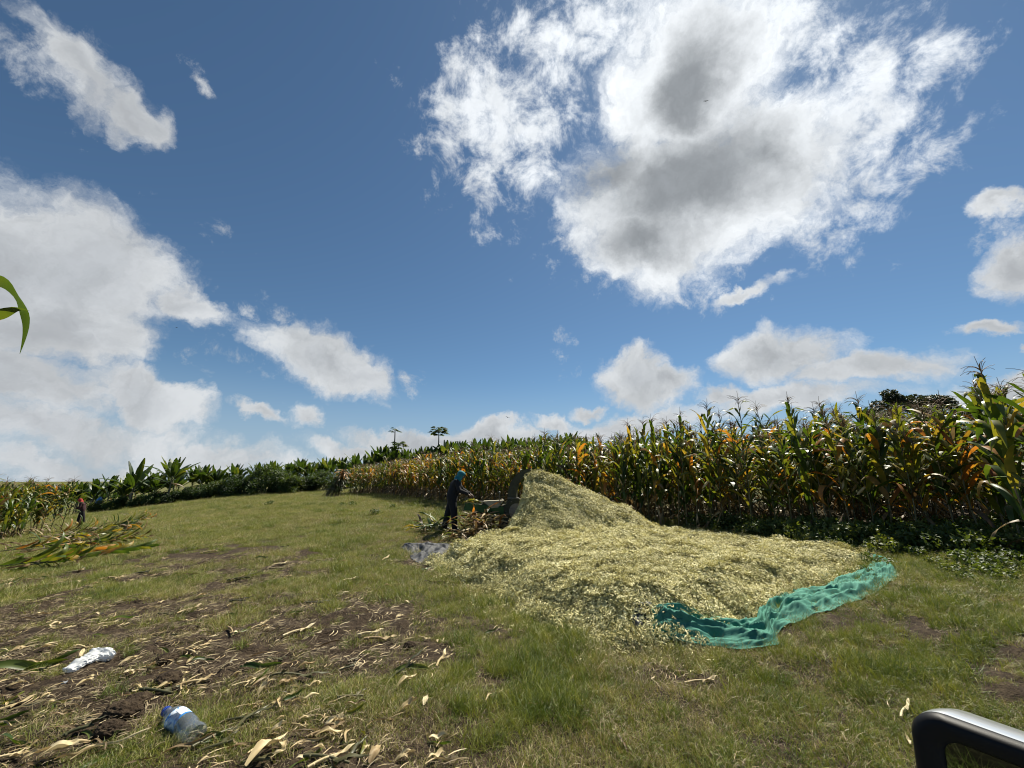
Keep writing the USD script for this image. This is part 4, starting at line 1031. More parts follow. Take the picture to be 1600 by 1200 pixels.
# heap of cut stalks below the trough, and a green one at the worker's feet
def stalk_heap(label, cx, cy, rx, ry, h, n, keys, seed, leaves=5, Ls=(.7, 1.3)):
    rng = np.random.default_rng(seed); th = thing('stalk_heap', label, 'stalk heap'); lv = {}
    for i in range(n):
        a = rng.uniform(0, 6.28); x = cx + rx * rng.normal(0, .42); y = cy + ry * rng.normal(0, .42); g = hz(x, y)
        z = g + h * rng.uniform(.02, 1) * math.exp(-(((x - cx) / rx) ** 2 + ((y - cy) / ry) ** 2)) + .02
        L = rng.uniform(*Ls); dv = np.array([math.cos(a), math.sin(a), rng.normal(0, .22)]) * L / 2; c = np.array([x, y, z])
        lo, hi = c - dv, c + dv
        for e in (lo, hi): e[2] = max(e[2], hz(e[0], e[1]) + .015)
        obj('stalk', MB().tube([lo, c, hi], [.013, .012, .008], 6), M['stalk' if rng.random() < .6 else 'husk'], th, True)
        for j in range(leaves):
            b = lo + (hi - lo) * rng.uniform(.1, 1); k = keys[rng.integers(0, len(keys))]
            P = leaf_pts(rng, b, rng.uniform(0, 6.28), rng.uniform(.35, .75), rng.uniform(.04, .07), rng.uniform(.6, 1.5), rng.uniform(.6, 1.6), 8, rng.uniform(-2, 2), .014, .4)
            P[..., 2] = np.maximum(P[..., 2], height(P[..., 0], P[..., 1]) + .01)
            obj('leaf', MB().grid(P), M[k], th, True)
stalk_heap('heap of brown cut maize stalks below the chopper trough', -.72, 10.75, .42, .34, .50, 26, ['dry', 'dry', 'husk', 'orange', 'orange', 'dry', 'green'], 3)
stalk_heap('low heap of green cut maize stalks behind the worker', -2.15, 11.1, .42, .4, .22, 10, ['green', 'green', 'lime', 'dry'], 4)
stalk_heap('flat litter of dry maize stalks before the worker', -1.15, 10.25, .6, .35, .10, 10, ['dry', 'husk', 'dry', 'lime'], 6, 4, (.4, .9))

# the shock of stalks at the field's far corner
sx_, sy_ = (ray(523, 776) * 31.0)[:2]
g0 = hz(sx_, sy_)
shk = thing('stalk_shock', 'dark shock of cut maize stalks leaning together at the far corner of the field', 'stalk shock', frame((sx_, sy_, g0)))
rng = np.random.default_rng(14)
for i in range(60):
    a = rng.uniform(0, 6.28); b = np.array([-.35 + .62 * math.cos(a) * rng.uniform(.5, 1.15), .45 * math.sin(a), 0]); t = np.array([.52 + rng.normal(0, .12), rng.normal(0, .12), 2.0 + rng.normal(0, .12)])
    obj('stalk', MB().tube([b, b * .5 + t * .5 + [0, 0, .05], t], [.016, .014, .009], 5), M['stalk'], shk, True)
    for j in range(4):
        f = rng.uniform(.25, 1); obj('leaf', MB().grid(leaf_pts(rng, b * (1 - f) + t * f, rng.uniform(0, 6.28), rng.uniform(.5, .9), .095, rng.uniform(1.2, 2.2), .9, 7, rng.uniform(-1.5, 1.5))), M['orange' if f > .85 else 'stalk' if rng.random() < .6 else 'green'], shk, True)

# felled whole plants at the left, below the lower plot
felled = [(6, 862, .55, 3), (30, 868, .45, 2), (52, 850, .5, 1), (75, 858, .62, 3), (96, 846, .5, 5), (112, 838, .7, 1), (20, 884, .2, 2), (-20, 870, .5, 5), (60, 838, .35, 3), (130, 832, .5, 3), (160, 822, .75, 5), (190, 812, .6, 3), (-30, 895, .3, 0), (15, 895, .25, 4), (40, 846, .6, 3), (100, 860, .55, 3)]
where = ['at the left edge below the lower plot', 'lying slanted across the grass near the lower plot']
for i, (px, py, az, k) in enumerate(felled):
    p = at(px, py)
    R = trimesh.transformations.euler_matrix(0, math.radians(84), az + rng.normal(0, .2), 'sxyz')[:3, :3] @ trimesh.transformations.euler_matrix(0, 0, rng.uniform(0, 6.28), 'sxyz')[:3, :3]
    thing('felled_maize_plant', f'felled {KINDS[k][0]} maize plant {where[0] if px < 60 else where[1]}', 'maize plant', frame(p + [0, 0, .10], R=R, scale=.8), f'{KINDS[k][0]} felled plants, ' + ('left edge' if px < 60 else 'on the grass'), maize_classes[2 * k + i % 2][1])

# ------------------------------------------------------------------ litter: bottle and bag
clear = mat('clear_plastic', {'f': ('fresnel', dict(IOR=1.45)), 't': ('transparent_bsdf', dict(color=(.86, .90, .93))), 'g': ('glossy_bsdf', dict(color=(.95, .97, 1), roughness=.12)), 'd': ('diffuse_bsdf', dict(color=(.55, .62, .68))),
    'm0': ('mix_closure', dict(fac=.14)), 'm': ('mix_closure', {})}, [('t.BSDF', 'm0.closure1'), ('d.BSDF', 'm0.closure2'), ('f.fac', 'm.fac'), ('m0.closure', 'm.closure1'), ('g.BSDF', 'm.closure2')], 'm.closure')
bp_, bq_ = at(258, 1122), at(312, 1164)
ax_ = unit(bq_ - bp_); c0 = bp_ + [0, 0, .040]; Lb = .265; bsc = .90 * np.linalg.norm(bq_ - bp_) / .265
up_ = unit(np.array([0, 0, 1]) - ax_ * ax_[2]); s_ = np.cross(ax_, up_)
bot = thing('plastic_bottle', 'crumpled clear plastic bottle with blue and white label lying on the soil', 'bottle', frame(c0, R=np.stack([s_, up_, ax_], 1), scale=bsc))
prof = [(.0125, 0), (.0125, .012), (.017, .016), (.0135, .020), (.0145, .028), (.024, .048), (.034, .066), (.0365, .075), (.0345, .080), (.0365, .085), (.0365, .168), (.034, .174), (.0365, .180), (.0365, .192), (.034, .198), (.0365, .204), (.0365, .222), (.034, .228), (.0365, .234), (.0355, .252), (.028, .264), (.012, .258), (.001, .256)]
pr = np.array(prof); a = np.linspace(0, 2 * np.pi, 33)[:-1]
def dent(V):
    n_ = meshkit.fbm(V * 28, 2, 3) - .5
    f = 1 - .30 * np.exp(-((V[..., 2] - .215) / .03) ** 2) * np.maximum(0, V[..., 1] / .036) - .18 * np.exp(-((V[..., 2] - .14) / .03) ** 2) * np.maximum(0, V[..., 0] / .036) + .14 * n_
    V = V.copy(); V[..., :2] *= f[..., None]; return V
V = np.stack([pr[:, None, 0] * np.cos(a), pr[:, None, 0] * np.sin(a), pr[:, None, 1] + 0 * a], -1)
obj('shell', MB().grid(dent(V), True), clear, bot, 40)
blue_cap = plain('blue_cap', (.02, .06, .32), .35)
cp_ = MB().mesh(trimesh.creation.cylinder(.0152, .020, sections=24), trimesh.transformations.translation_matrix([0, 0, .004]))
for k in range(24):
    t = k * math.pi / 12; cp_.box((.0155 * math.cos(t), .0155 * math.sin(t), .004), (.0014, .0014, .018))
obj('cap', cp_, blue_cap, bot)
zl = np.linspace(.094, .160, 12); V = np.stack([.0369 * np.cos(a) + 0 * zl[:, None], .0369 * np.sin(a) + 0 * zl[:, None], zl[:, None] + 0 * a], -1)
lab_m = mat('bottle_label', {'tc': ('texture_coordinate', {}), 'sx': ('separate_xyz', {}), 'n': ('noise_texture', dict(scale=40.0, detail=3.0)),
    'r': ('rgb_ramp', dict(ramp=[(0, (.02, .16, .55)), (.47, (.03, .22, .62)), (.5, (.72, .78, .84)), (.60, (.75, .8, .86)), (.64, (.05, .30, .68)), (1, (.02, .14, .5))])), 'p': ('principled_bsdf', dict(roughness=.35))},
    [('tc.object', 'n.vector'), ('n.fac', 'r.fac'), ('r.color', 'p.base_color')])
lb = obj('label_band', MB().grid(dent(V) * [1.012, 1.012, 1], True), lab_m, bot, True)
white_l = plain('label_white', (.72, .76, .80), .4, var=.1)
zl2 = np.linspace(.105, .150, 8); a2 = np.linspace(1.25, 2.0, 14); V = np.stack([.0369 * np.cos(a2) + 0 * zl2[:, None], .0369 * np.sin(a2) + 0 * zl2[:, None], zl2[:, None] + 0 * a2], -1)
obj('white_panel', MB().grid(dent(V) * [1.03, 1.03, 1]), white_l, str(lb.GetPath()), True)

bag_m = mat('white_plastic_film', {'g': ('geometry', {}), 'p': ('principled_bsdf', dict(base_color=(.80, .82, .83), roughness=.28, specular_ior_level=.6)), 't': ('translucent_bsdf', dict(color=(.7, .72, .75))), 'm': ('mix_closure', dict(fac=.35))}, [('p.BSDF', 'm.closure1'), ('t.BSDF', 'm.closure2')], 'm.closure')
A_, B_ = at(102, 1053), at(162, 1026)
u = np.linspace(0, 1, 60); th_ = np.linspace(0, 2 * np.pi, 41)[:-1]
cen = A_ + np.outer(u, B_ - A_) + np.outer(.03 * np.sin(3.1 * u), [0, 1, 0]); cen[:, 2] = height(cen[:, 0], cen[:, 1]) + .028
rad = .022 + .034 * sstep(.5, .9, u) + .016 * np.sin(np.pi * u); rad[-1] = .02; rad[0] = .008
dv = unit(B_ - A_); sv = unit(np.cross([0, 0, 1], dv)); uv_ = np.array([0, 0, 1.0])
U, TH = np.meshgrid(u, th_, indexing='ij'); nz = meshkit.fbm(np.stack([U * 9, 2.2 * np.cos(TH), 2.2 * np.sin(TH)], -1), 3, 5)
fold = 1 - np.abs(2 * nz - 1)
Rr = rad[:, None] * (.20 + 1.45 * fold)
P = cen[:, None] + Rr[..., None] * (np.cos(TH)[..., None] * sv * 1.5 + np.sin(TH)[..., None] * uv_ * .62)
bg = obj('plastic_bag', MB().grid(P, True), bag_m, smooth=True); tag(bg, 'crumpled white plastic bag lying on the littered soil', 'plastic bag')
# a tiny scrap of glass beside the dry husk
sc_ = at(94, 1072); pb = obj('foil_scrap', MB().grid(np.stack([np.stack([sc_ + [i * .012, j * .01, .012 + .006 * ((i * 3 + j * 5) % 4)] for j in range(3)]) for i in range(4)])), plain('bright_foil', (.5, .55, .62), .25, .4)); tag(pb, 'tiny shiny scrap of foil below the white bag', 'scrap')

# ------------------------------------------------------------------ the car's door mirror
h_ = unit([.86, .50, 0]); nL = np.array([-h_[1], h_[0], 0])         # heading, outward to the car's left
silver = mat('silver_paint', {'g': ('geometry', {}), 'n': ('noise_texture', dict(scale=900.0, detail=1.0)), 'b': ('bump', dict(strength=.04, distance=.001)), 'p': ('principled_bsdf', dict(base_color=(.52, .54, .56), metallic=.75, roughness=.32, coat_weight=.8, coat_roughness=.06))}, [('g.position', 'n.vector'), ('n.fac', 'b.height'), ('b.normal', 'p.normal')])
blackp = mat('black_trim', {'g': ('geometry', {}), 'n': ('noise_texture', dict(scale=600.0, detail=2.0)), 'b': ('bump', dict(strength=.15, distance=.001)), 'p': ('principled_bsdf', dict(base_color=(.006, .006, .007), roughness=.5, specular_ior_level=.18))}, [('g.position', 'n.vector'), ('n.fac', 'b.height'), ('b.normal', 'p.normal')])
mirror = mat('mirror_glass', {'p': ('principled_bsdf', dict(base_color=(.11, .15, .115), metallic=1.0, roughness=.015))})
car = thing('parked_car', 'parked silver car of which only the black rimmed door mirror shows', 'car')
MC = EYE + ray(1536, 1196) * .80                                     # about the glass's upper middle
MN = unit(np.array([-MC[0], -MC[1], 0]) * .5 + -h_ * .62)           # the way the glass faces
ML = np.cross([0, 0, 1], MN); ML = -unit(ML)                         # to the left as one looks at the glass
tiltm = trimesh.transformations.rotation_matrix(math.radians(-3.5), MN)[:3, :3]
ML = tiltm @ ML; MU = np.cross(ML, MN); MU = MU if MU[2] > 0 else -MU
def rrect(w, h, r, n=9):
    """Rounded outline, w by h."""
    c = []
    for (sx, sy, a0) in ((1, 1, 0), (-1, 1, 90), (-1, -1, 180), (1, -1, 270)):
        for k in range(n):
            t = math.radians(a0 + 90 * k / (n - 1)); c.append((sx * (w / 2 - r) + r * math.cos(t), sy * (h / 2 - r) + r * math.sin(t)))
    return np.array(c)
def sweep(levels, c, closed_end=True):
    """A shell through outlines: (outline, depth) along -MN."""
    P = np.stack([c + o[:, :1] * ML + o[:, 1:] * MU - MN * dpt for o, dpt in levels])
    return P
WH, HH = .30, .235
off = MC - ML * (WH / 2 - .105) * 1.0 - MU * (HH / 2 - .062)
lv_ = [(rrect(WH * .66, HH * .64, .030), .016), (rrect(WH * .67, HH * .66, .032), .006), (rrect(WH * .72, HH * .72, .036), .0), (rrect(WH * .90, HH * .90, .050), -.004), (rrect(WH * .97, HH * .97, .056), .004), (rrect(WH, HH, .058), .016), (rrect(WH * .995, HH * .995, .058), .026), (rrect(WH * .96, HH * .96, .056), .034)]
hous = MB().grid(sweep(lv_, off), True)
obj('mirror_rim', hous, blackp, car, 50)
backl = [(rrect(WH * .985, HH * .985, .058), .025), (rrect(WH * .99, HH * .99, .058), .032), (rrect(WH * .99, HH * .99, .06), .045), (rrect(WH * .975, HH * .975, .065), .070), (rrect(WH * .92, HH * .92, .07), .110), (rrect(WH * .74, HH * .74, .06), .145), (rrect(WH * .4, HH * .4, .03), .162), (rrect(WH * .02, HH * .02, .0008), .166)]
capm = MB().grid(sweep([(o * [1, 1], d_) for o, d_ in backl], off - MU * .001), True)
obj('mirror_shell', capm, silver, car, True)
gl = rrect(WH * .66, HH * .64, .028)
G = off + gl[:, :1] * ML + gl[:, 1:] * MU - MN * .010
k = len(G); obj('mirror_glass', (np.vstack([G, G - MN * .003]), np.vstack([np.stack([0 * np.arange(1, k - 1), np.arange(1, k - 1), np.arange(2, k)], 1), np.stack([k + 0 * np.arange(1, k - 1), k + np.arange(2, k), k + np.arange(1, k - 1)], 1)])), mirror, car)
foot = off - ML * .21 - MU * .06 - MN * .05
obj('mirror_arm', MB().tube([off - ML * .09 - MU * .06 - MN * .055, (off + foot) / 2 - MU * .035 - MN * .055, foot], [.030, .028, .036], 12), blackp, car, True)
door = MB(); q = foot.copy(); q[2] = 0
dl = []
for s in np.linspace(-1.05, .12, 14):
    col = []
    for zz in np.linspace(.38, .94, 9):
        bulge = .055 * math.sin(math.pi * (zz - .3) / .75) - .02 * (zz > .9)
        pt = q - nL * .03 + h_ * s + nL * (bulge - .05); col.append((pt[0], pt[1], zz + hz(q[0], q[1])))
    dl.append(col)
dl = np.array(dl); door.grid(dl).grid((dl - nL * .06)[:, ::-1])
obj('door_panel', door, silver, car, 40)

# ------------------------------------------------------------------ birds far up
dark = plain('dark_feathers', (.02, .02, .022), .8)
def bird(px, py, t, bank, label):
    c = EYE + ray(px, py) * t; b = MB()
    z = np.linspace(0, 1, 7); b.tube(np.stack([.34 * z - .17, 0 * z, 0 * z], 1), .045 * np.sin(np.pi * (z * .9 + .06)) + .003, 7)
    th = thing('bird', label, 'bird', frame(c, bank, 1.0, (.3, .1)))
    obj('body', b, dark, th, True)
    for e in (-1, 1):
        s = np.linspace(0, 1, 6)[:, None]
        P = np.stack([np.hstack([.06 - .05 * s, e * .42 * s, .10 * s - .08 * s ** 2]), np.hstack([-.08 + .02 * s - .02 * s ** 2, e * .42 * s, .10 * s - .08 * s ** 2])], 1)
        obj('wing', MB().grid(P), dark, th)
bird(276, 512, 68, .4, 'small dark bird flying below the big left cloud')
bird(1103, 158, 75, 1.2, 'tiny dark bird flying before the big bright cloud')
bird(793, 652, 70, 2.2, 'tiny dark bird flying low above the banana plants')

# ------------------------------------------------------------------ grass, weeds and straw
def blades(seed, n, r, h, w, bend=.9, seg=3, stray=.25):
    rng = np.random.default_rng(seed)
    a = rng.uniform(0, 6.28, n); q = r * np.sqrt(rng.random(n)); b = np.stack([q * np.cos(a), q * np.sin(a), 0 * q - .01], 1)
    az = rng.uniform(0, 6.28, n); hh = h * rng.uniform(.35, 1.15, n); an0 = rng.uniform(.05, .75, n); be = rng.uniform(.2, 1.6, n) * bend
    s = np.linspace(0, 1, seg + 1)
    an = an0[:, None] + be[:, None] * s ** 1.3
    d = np.stack([np.sin(an) * np.cos(az)[:, None], np.sin(an) * np.sin(az)[:, None], np.cos(an)], -1)
    c = b[:, None] + np.concatenate([np.zeros((n, 1, 3)), np.cumsum(d[:, 1:] * (hh / seg)[:, None, None], 1)], 1)
    tw = rng.uniform(0, 3.14, n); sd = np.stack([-np.sin(az + tw * .4), np.cos(az + tw * .4), .3 * np.sin(tw)], -1)[:, None]
    ww = w * rng.uniform(.6, 1.3, n)[:, None, None] * .5 * (1 - s ** 1.5 * .92)[None, :, None]
    P = np.stack([c - sd * ww, c + sd * ww], 2).reshape(n, -1, 3)
    k = 2 * (seg + 1); F = []
    for i in range(seg): F += [[2 * i, 2 * i + 1, 2 * i + 3], [2 * i, 2 * i + 3, 2 * i + 2]]
    F = np.array(F)
    return P.reshape(-1, 3), (np.arange(n)[:, None, None] * k + F[None]).reshape(-1, 3)
def grass_mat(name, ramp, trans=.3):
    return leaf_mat(name, ramp, rough=.5, trans=trans, scale=9.0, rnd=.5, tint=(1.2, 1.15, .6), spec=.35)
gr_green = grass_mat('grass_green', [(.15, (.058, .092, .015)), (.4, (.105, .145, .024)), (.62, (.16, .19, .034)), (.85, (.27, .26, .06))])
gr_olive = grass_mat('grass_olive', [(.15, (.085, .118, .018)), (.4, (.152, .188, .030)), (.65, (.25, .27, .055)), (.88, (.40, .36, .13))])
gr_dry = grass_mat('grass_dry', [(.15, (.14, .105, .050)), (.45, (.27, .21, .11)), (.7, (.42, .34, .19)), (.9, (.56, .47, .28))], .2)
weed_m = leaf_mat('weed_leaf', [(.15, (.036, .062, .014)), (.45, (.065, .105, .022)), (.7, (.11, .145, .032)), (.9, (.18, .19, .06))], rough=.55, trans=.35, scale=5.0)
def weed(seed, n, r, h, size):
    rng = np.random.default_rng(seed)
    cen = [(r * .7 * rng.normal(0, .5), r * .7 * rng.normal(0, .5), h * rng.uniform(.2, .8)) for _ in range(9)]
    return leaf_cloud(rng, cen, [h * rng.uniform(.25, .42) for _ in cen], n, size, .7)
GP = [
    [('green_blades', blades(1, 130, .17, .085, .0042), gr_green, False), ('olive_blades', blades(2, 50, .17, .10, .004), gr_olive, False), ('dry_blades', blades(20, 42, .17, .09, .0036, 1.3), gr_dry, False)],
    [('olive_blades', blades(3, 120, .18, .085, .0040), gr_olive, False), ('green_blades', blades(4, 50, .18, .08, .0042), gr_green, False), ('dry_blades', blades(21, 54, .18, .10, .0036, 1.4), gr_dry, False)],
    [('dry_blades', blades(5, 100, .18, .085, .0036, 1.5), gr_dry, False), ('olive_blades', blades(6, 55, .18, .08, .004), gr_olive, False)],
    [('green_blades', blades(7, 120, .14, .18, .0055, .9, 4), gr_green, False), ('olive_blades', blades(8, 30, .14, .19, .0045, .9, 4), gr_olive, False)],
    [('olive_blades', blades(9, 90, .15, .15, .0045, 1.1, 4), gr_olive, False), ('dry_blades', blades(10, 40, .16, .22, .004, 1.3, 4), gr_dry, False)],
    [('weed_leaves', weed(11, 130, .2, .16, .05), weed_m, False), ('green_blades', blades(12, 40, .18, .14, .005), gr_green, False)],
    [('weed_leaves', weed(13, 300, .26, .28, .065), weed_m, False)],
    [('tangled_blades', blades(15, 90, .17, .17, .0036, 1.9, 5), gr_olive, False), ('green_blades', blades(16, 60, .17, .13, .004, 1.4, 4), gr_green, False), ('dry_blades', blades(17, 60, .18, .19, .0034, 2.0, 5), gr_dry, False)],
]
rng = np.random.default_rng(3)
NM = mesh_n = None
def cand(x0, x1, y0, y1, step):
    xs, ys = np.meshgrid(np.arange(x0, x1, step), np.arange(y0, y1, step))
    x = xs.ravel() + rng.uniform(-.5, .5, xs.size) * step; y = ys.ravel() + rng.uniform(-.5, .5, xs.size) * step
    return x, y
bands = []
for (y0, y1, step, sc) in ((-.2, 4.6, .085, .8), (4.6, 8.0, .105, .95), (8.0, 14, .15, 1.1), (14, 24, .23, 1.4), (24, 41, .36, 1.9)):
    x, y = cand(-1.45 * y1 - 2, min(1.45 * y1 + 2, 11), y0, y1, step)
    ok = np.abs(x) < 1.40 * np.maximum(y * COSP + .1, .6) + .6
    bands.append((x[ok], y[ok], np.full(ok.sum(), sc)))
x, y = cand(-9, 4, -8, -.2, .30); bands.append((x, y, np.full(len(x), 1.5)))
x = np.concatenate([b[0] for b in bands]); y = np.concatenate([b[1] for b in bands]); sc = np.concatenate([b[2] for b in bands])
sm = soil_mask(x, y)
pp = np.stack([x, y, 0 * x], 1)
inside_heap = shapely.contains(FOOT.buffer(-.03), shapely.points(x, y))
# how far into the maize field: thin out under the canopy
from shapely.geometry import LineString
line = LineString(EDGE); fld = Polygon(list(map(tuple, EDGE)) + [(30, 20), (30, 60), (-10, 60)])
in_field = shapely.contains(fld, shapely.points(x, y))
dfe = shapely.distance(line, shapely.points(x, y))
keep = ~inside_heap & (rng.random(len(x)) > sm * (.80 - .35 * sstep(8, 14, y))) & ~(in_field & (dfe > 1.2 + .6 * (x > 6)))
cover = meshkit.fbm(pp * 1.9, 3, 41)
keep &= rng.random(len(x)) < .45 + 1.5 * sstep(.30, .56, cover)
x, y, sc, sm, pp, dfe, in_field = x[keep], y[keep], sc[keep], sm[keep], pp[keep], dfe[keep], in_field[keep]
t1 = meshkit.fbm(pp * .8, 3, 51); t2 = meshkit.fbm(pp * 1.6, 2, 61)
right = sstep(2.0, 5.5, x - .15 * (y - 4)) * sstep(12, 9, y)
w = np.stack([.15 + 1.9 * sstep(.44, .62, t1), .45 + .5 * sstep(5, 14, y) + 0 * x, .18 + 1.3 * sstep(.52, .40, t1) + .9 * sm, .5 * sstep(.60, .74, t2) + .05 * right, .06 + .3 * sstep(.55, .68, t2), .04 * sstep(.60, .75, t1) * sstep(9, 13, y), 0 * x, .15 + 1.6 * right * sstep(.35, .6, t2)], 1)
wz = np.exp(-((x - 7.2) / 2.4) ** 2 - ((y - 7.3) / 1.2) ** 2) * sstep(1.9, .5, dfe) + .7 * sstep(.9, .2, dfe) * (y < 13) * sstep(4.5, 6.0, x)
wz = wz * (wz > .12); w[:, 6] += 3.0 * wz; w[:, 5] += 2.2 * wz
for (px, py, r, k) in ((930, 985, .45, 3), (880, 950, .35, 3), (1480, 1010, .5, 3), (1380, 1055, .4, 3), (820, 1085, .45, 3), (600, 1010, .25, 4), (1000, 1040, .4, 4)):
    c = at(px, py); w[:, k] += 3.0 * np.exp(-((x - c[0]) ** 2 + (y - c[1]) ** 2) / (r * r))
w[:, 5] += .5 * np.exp(-((x - 6.6) / 1.5) ** 2 - ((y - 6.3) / .9) ** 2); w[:, 3] += .4 * np.exp(-((x - 5.2) / 1.6) ** 2 - ((y - 5.2) / 1.2) ** 2)
w /= w.sum(1, keepdims=True)
ids = (rng.random(len(x))[:, None] > np.cumsum(w, 1)).sum(1).clip(0, 7)
e = .1
h0 = height(x, y); hx_ = (height(x + e, y) - height(x - e, y)) / (2 * e); hy_ = (height(x, y + e) - height(x, y - e)) / (2 * e)
n = np.stack([-hx_ * .7, -hy_ * .7, np.ones_like(x)], 1); n /= np.linalg.norm(n, axis=1, keepdims=True)
rz = rng.uniform(0, 6.28, len(x)); q = np.stack([np.cos(rz), np.sin(rz), 0 * rz], 1)
a = q - n * (q * n).sum(1, keepdims=True); a /= np.linalg.norm(a, axis=1, keepdims=True); b = np.cross(n, a)
s = sc * rng.uniform(.75, 1.25, len(x)) * np.where(sc > 1.1, 1, 1 - .25 * sm)
flat = np.where(sc > 1.3, 1.0, 1.0)
T = np.zeros((len(x), 4, 4)); T[:, :3, :3] = np.stack([a, b, n], 2) * s[:, None, None]; T[:, :3, 3] = np.stack([x, y, h0], 1); T[:, 3, 3] = 1
print('grass clumps', len(x))
scatter('/World/grass', GP, T, ids, label='short patchy grass and weeds covering the trodden clearing', cat='grass')

# fine straw on the bare soil
def straw(seed, n, r, lo, hi, wid):
    rng = np.random.default_rng(seed); mb = MB()
    a = rng.uniform(0, 6.28, n); q = r * np.sqrt(rng.random(n))
    for i in range(n):
        L = rng.uniform(lo, hi); az = rng.normal(.35, .8); s = np.linspace(0, 1, 4); k = rng.normal(0, .9)
        d = np.stack([np.cos(az + k * s), np.sin(az + k * s), rng.normal(0, .10) + .12 * np.sin(5 * s)], 1)
        c = np.array([q[i] * math.cos(a[i]), q[i] * math.sin(a[i]), .008 + abs(rng.normal(0, .01))]) + np.vstack([np.zeros(3), np.cumsum(d[1:] * L / 3, 0)])
        sd = np.stack([-np.sin(az + k * s), np.cos(az + k * s), rng.normal(0, .5) + 0 * s], 1) * wid * rng.uniform(.5, 1.4) * .5 * np.array([.7, 1, .9, .4])[:, None]
        mb.grid(np.stack([c - sd, c + sd], 1))
    return mb
sx, sy = cand(-7, 6.5, 1.5, 9, .17); m_ = soil_mask(sx, sy)
near_l = sstep(1.2, -1.5, sx)
ok = (rng.random(len(sx)) < (.10 + .70 * m_) * (.30 + .65 * near_l)) & ~shapely.contains(FOOT, shapely.points(sx, sy))
sx, sy = sx[ok], sy[ok]
Ts = [slope_frame(px, py, rng.uniform(-.5, .5), rng.uniform(.5, 1.0) * (.65 if px > 1.5 else 1)) for px, py in zip(sx, sy)]
dull = leaf_mat('dull_straw', [(.2, (.10, .075, .042)), (.5, (.20, .155, .09)), (.8, (.34, .27, .16))], rough=.75, trans=.05, scale=9, tint=(1, 1, .8))
scatter('/World/straw', [[('straw', straw(1, 26, .2, .03, .14, .0045), dull, False)], [('straw', straw(2, 18, .2, .05, .18, .007), dull, False), ('pale_straw', straw(3, 5, .2, .05, .16, .009), M['husk'], False)], [('straw', straw(4, 40, .22, .02, .08, .004), dull, False)]],
        Ts, rng.integers(0, 3, len(Ts)), label='fine brown straw trodden into the bare soil', cat='straw')

# ------------------------------------------------------------------ single pieces of maize litter
def husk_mesh(rng, L, W):
    """A dry ear husk: a cupped leaf with a torn, curling end."""
    s = np.linspace(0, 1, 9)[:, None]; t = np.linspace(-1, 1, 6)[None]
    w = W * np.sin(np.pi * np.clip(s * .86 + .10, 0, 1)) ** .8; cup = rng.uniform(.5, 1.1)
    tw = rng.uniform(-.7, .7) * s
    X = s * L + .02 * np.sin(3 * t + rng.uniform(0, 6)) * s; ang = t * cup
    Yl, Zl = w * np.sin(ang) / max(cup, .5), w * (1 - np.cos(ang)) / max(cup, .5)
    Y = Yl * np.cos(tw) - Zl * np.sin(tw); Z = np.abs(Yl * np.sin(tw)) + Zl * np.cos(tw) + .03 * np.sin(np.pi * s * rng.uniform(.6, 1.2)) + .012 * np.sin(9 * s + 4 * t + rng.uniform(0, 6)) * s + .05 * np.maximum(s - .7, 0) * rng.uniform(-.3, 2)
    return MB().grid(np.stack(np.broadcast_arrays(X - L / 2, Y, Z), -1))
def dryleaf_mesh(rng, L, W):
    n = 14; s = np.linspace(0, 1, n); k = rng.normal(0, .6); az = k * s ** 1.3 + .22 * np.sin(rng.uniform(3, 8) * s)
    z = .008 + .022 * np.abs(np.sin(np.pi * s * rng.uniform(.8, 2.2) + rng.uniform(0, 1))) ** 1.5
    c = np.stack([np.cumsum(np.cos(az)) * L / n, np.cumsum(np.sin(az)) * L / n, z], 1); c[:, :2] -= c[:, :2].mean(0)
    tw = rng.uniform(-.6, .6) + rng.uniform(-3.2, 3.2) * s; sd = np.stack([-np.sin(az) * np.cos(tw), np.cos(az) * np.cos(tw), np.sin(tw)], 1)
    nn = np.stack([np.sin(az) * np.sin(tw), -np.cos(az) * np.sin(tw), np.cos(tw)], 1)
    w = W * .5 * np.sin(np.pi * np.clip(s * .88 + .10, 0, 1)) ** .7
    f = rng.uniform(.2, 1.0)
    P = np.stack([c - sd * w[:, None] + nn * (f * w)[:, None], c, c + sd * w[:, None] + nn * (f * w)[:, None]], 1); P[..., 2] = np.maximum(P[..., 2], .003)
    return MB().grid(P)
def stub_mesh(rng, L):
    s = np.linspace(0, 1, 6); mb = MB().tube(np.stack([s * L - L / 2, .02 * np.sin(3 * s + rng.uniform(0, 3)), .014 + .006 * np.sin(4 * s)], 1), np.linspace(.013, .010, 6) * rng.uniform(.8, 1.15), 7)
    for u in (.15, .55, .9): mb.tube([[u * L - L / 2 - .006, .02 * math.sin(3 * u), .014], [u * L - L / 2 + .006, .02 * math.sin(3 * u), .014]], [.0145, .0145], 7)
    P = leaf_pts(rng, (L * .1, 0, .014), rng.uniform(-.4, .4), L * rng.uniform(.5, .9), .035, 1.25, .35, 7, rng.uniform(-1.5, 1.5)); P[..., 2] = np.maximum(P[..., 2], .004)
    mb.grid(P); return mb
C = {}
rg = np.random.default_rng(88)
def simple_class(name, part, mb, m):
    c = kind_class(name); obj(part, mb, m, c, True); return c
C['husk'] = [simple_class(f'husk_kind_{i + 1:03d}', 'blade', husk_mesh(rg, rg.uniform(.10, .19), rg.uniform(.018, .036)), M['husk']) for i in range(6)]
C['leaf'] = [simple_class(f'dry_leaf_kind_{i + 1:03d}', 'blade', dryleaf_mesh(rg, rg.uniform(.14, .42), rg.uniform(.016, .034)), M['husk'] if i % 2 else M['dry']) for i in range(9)]
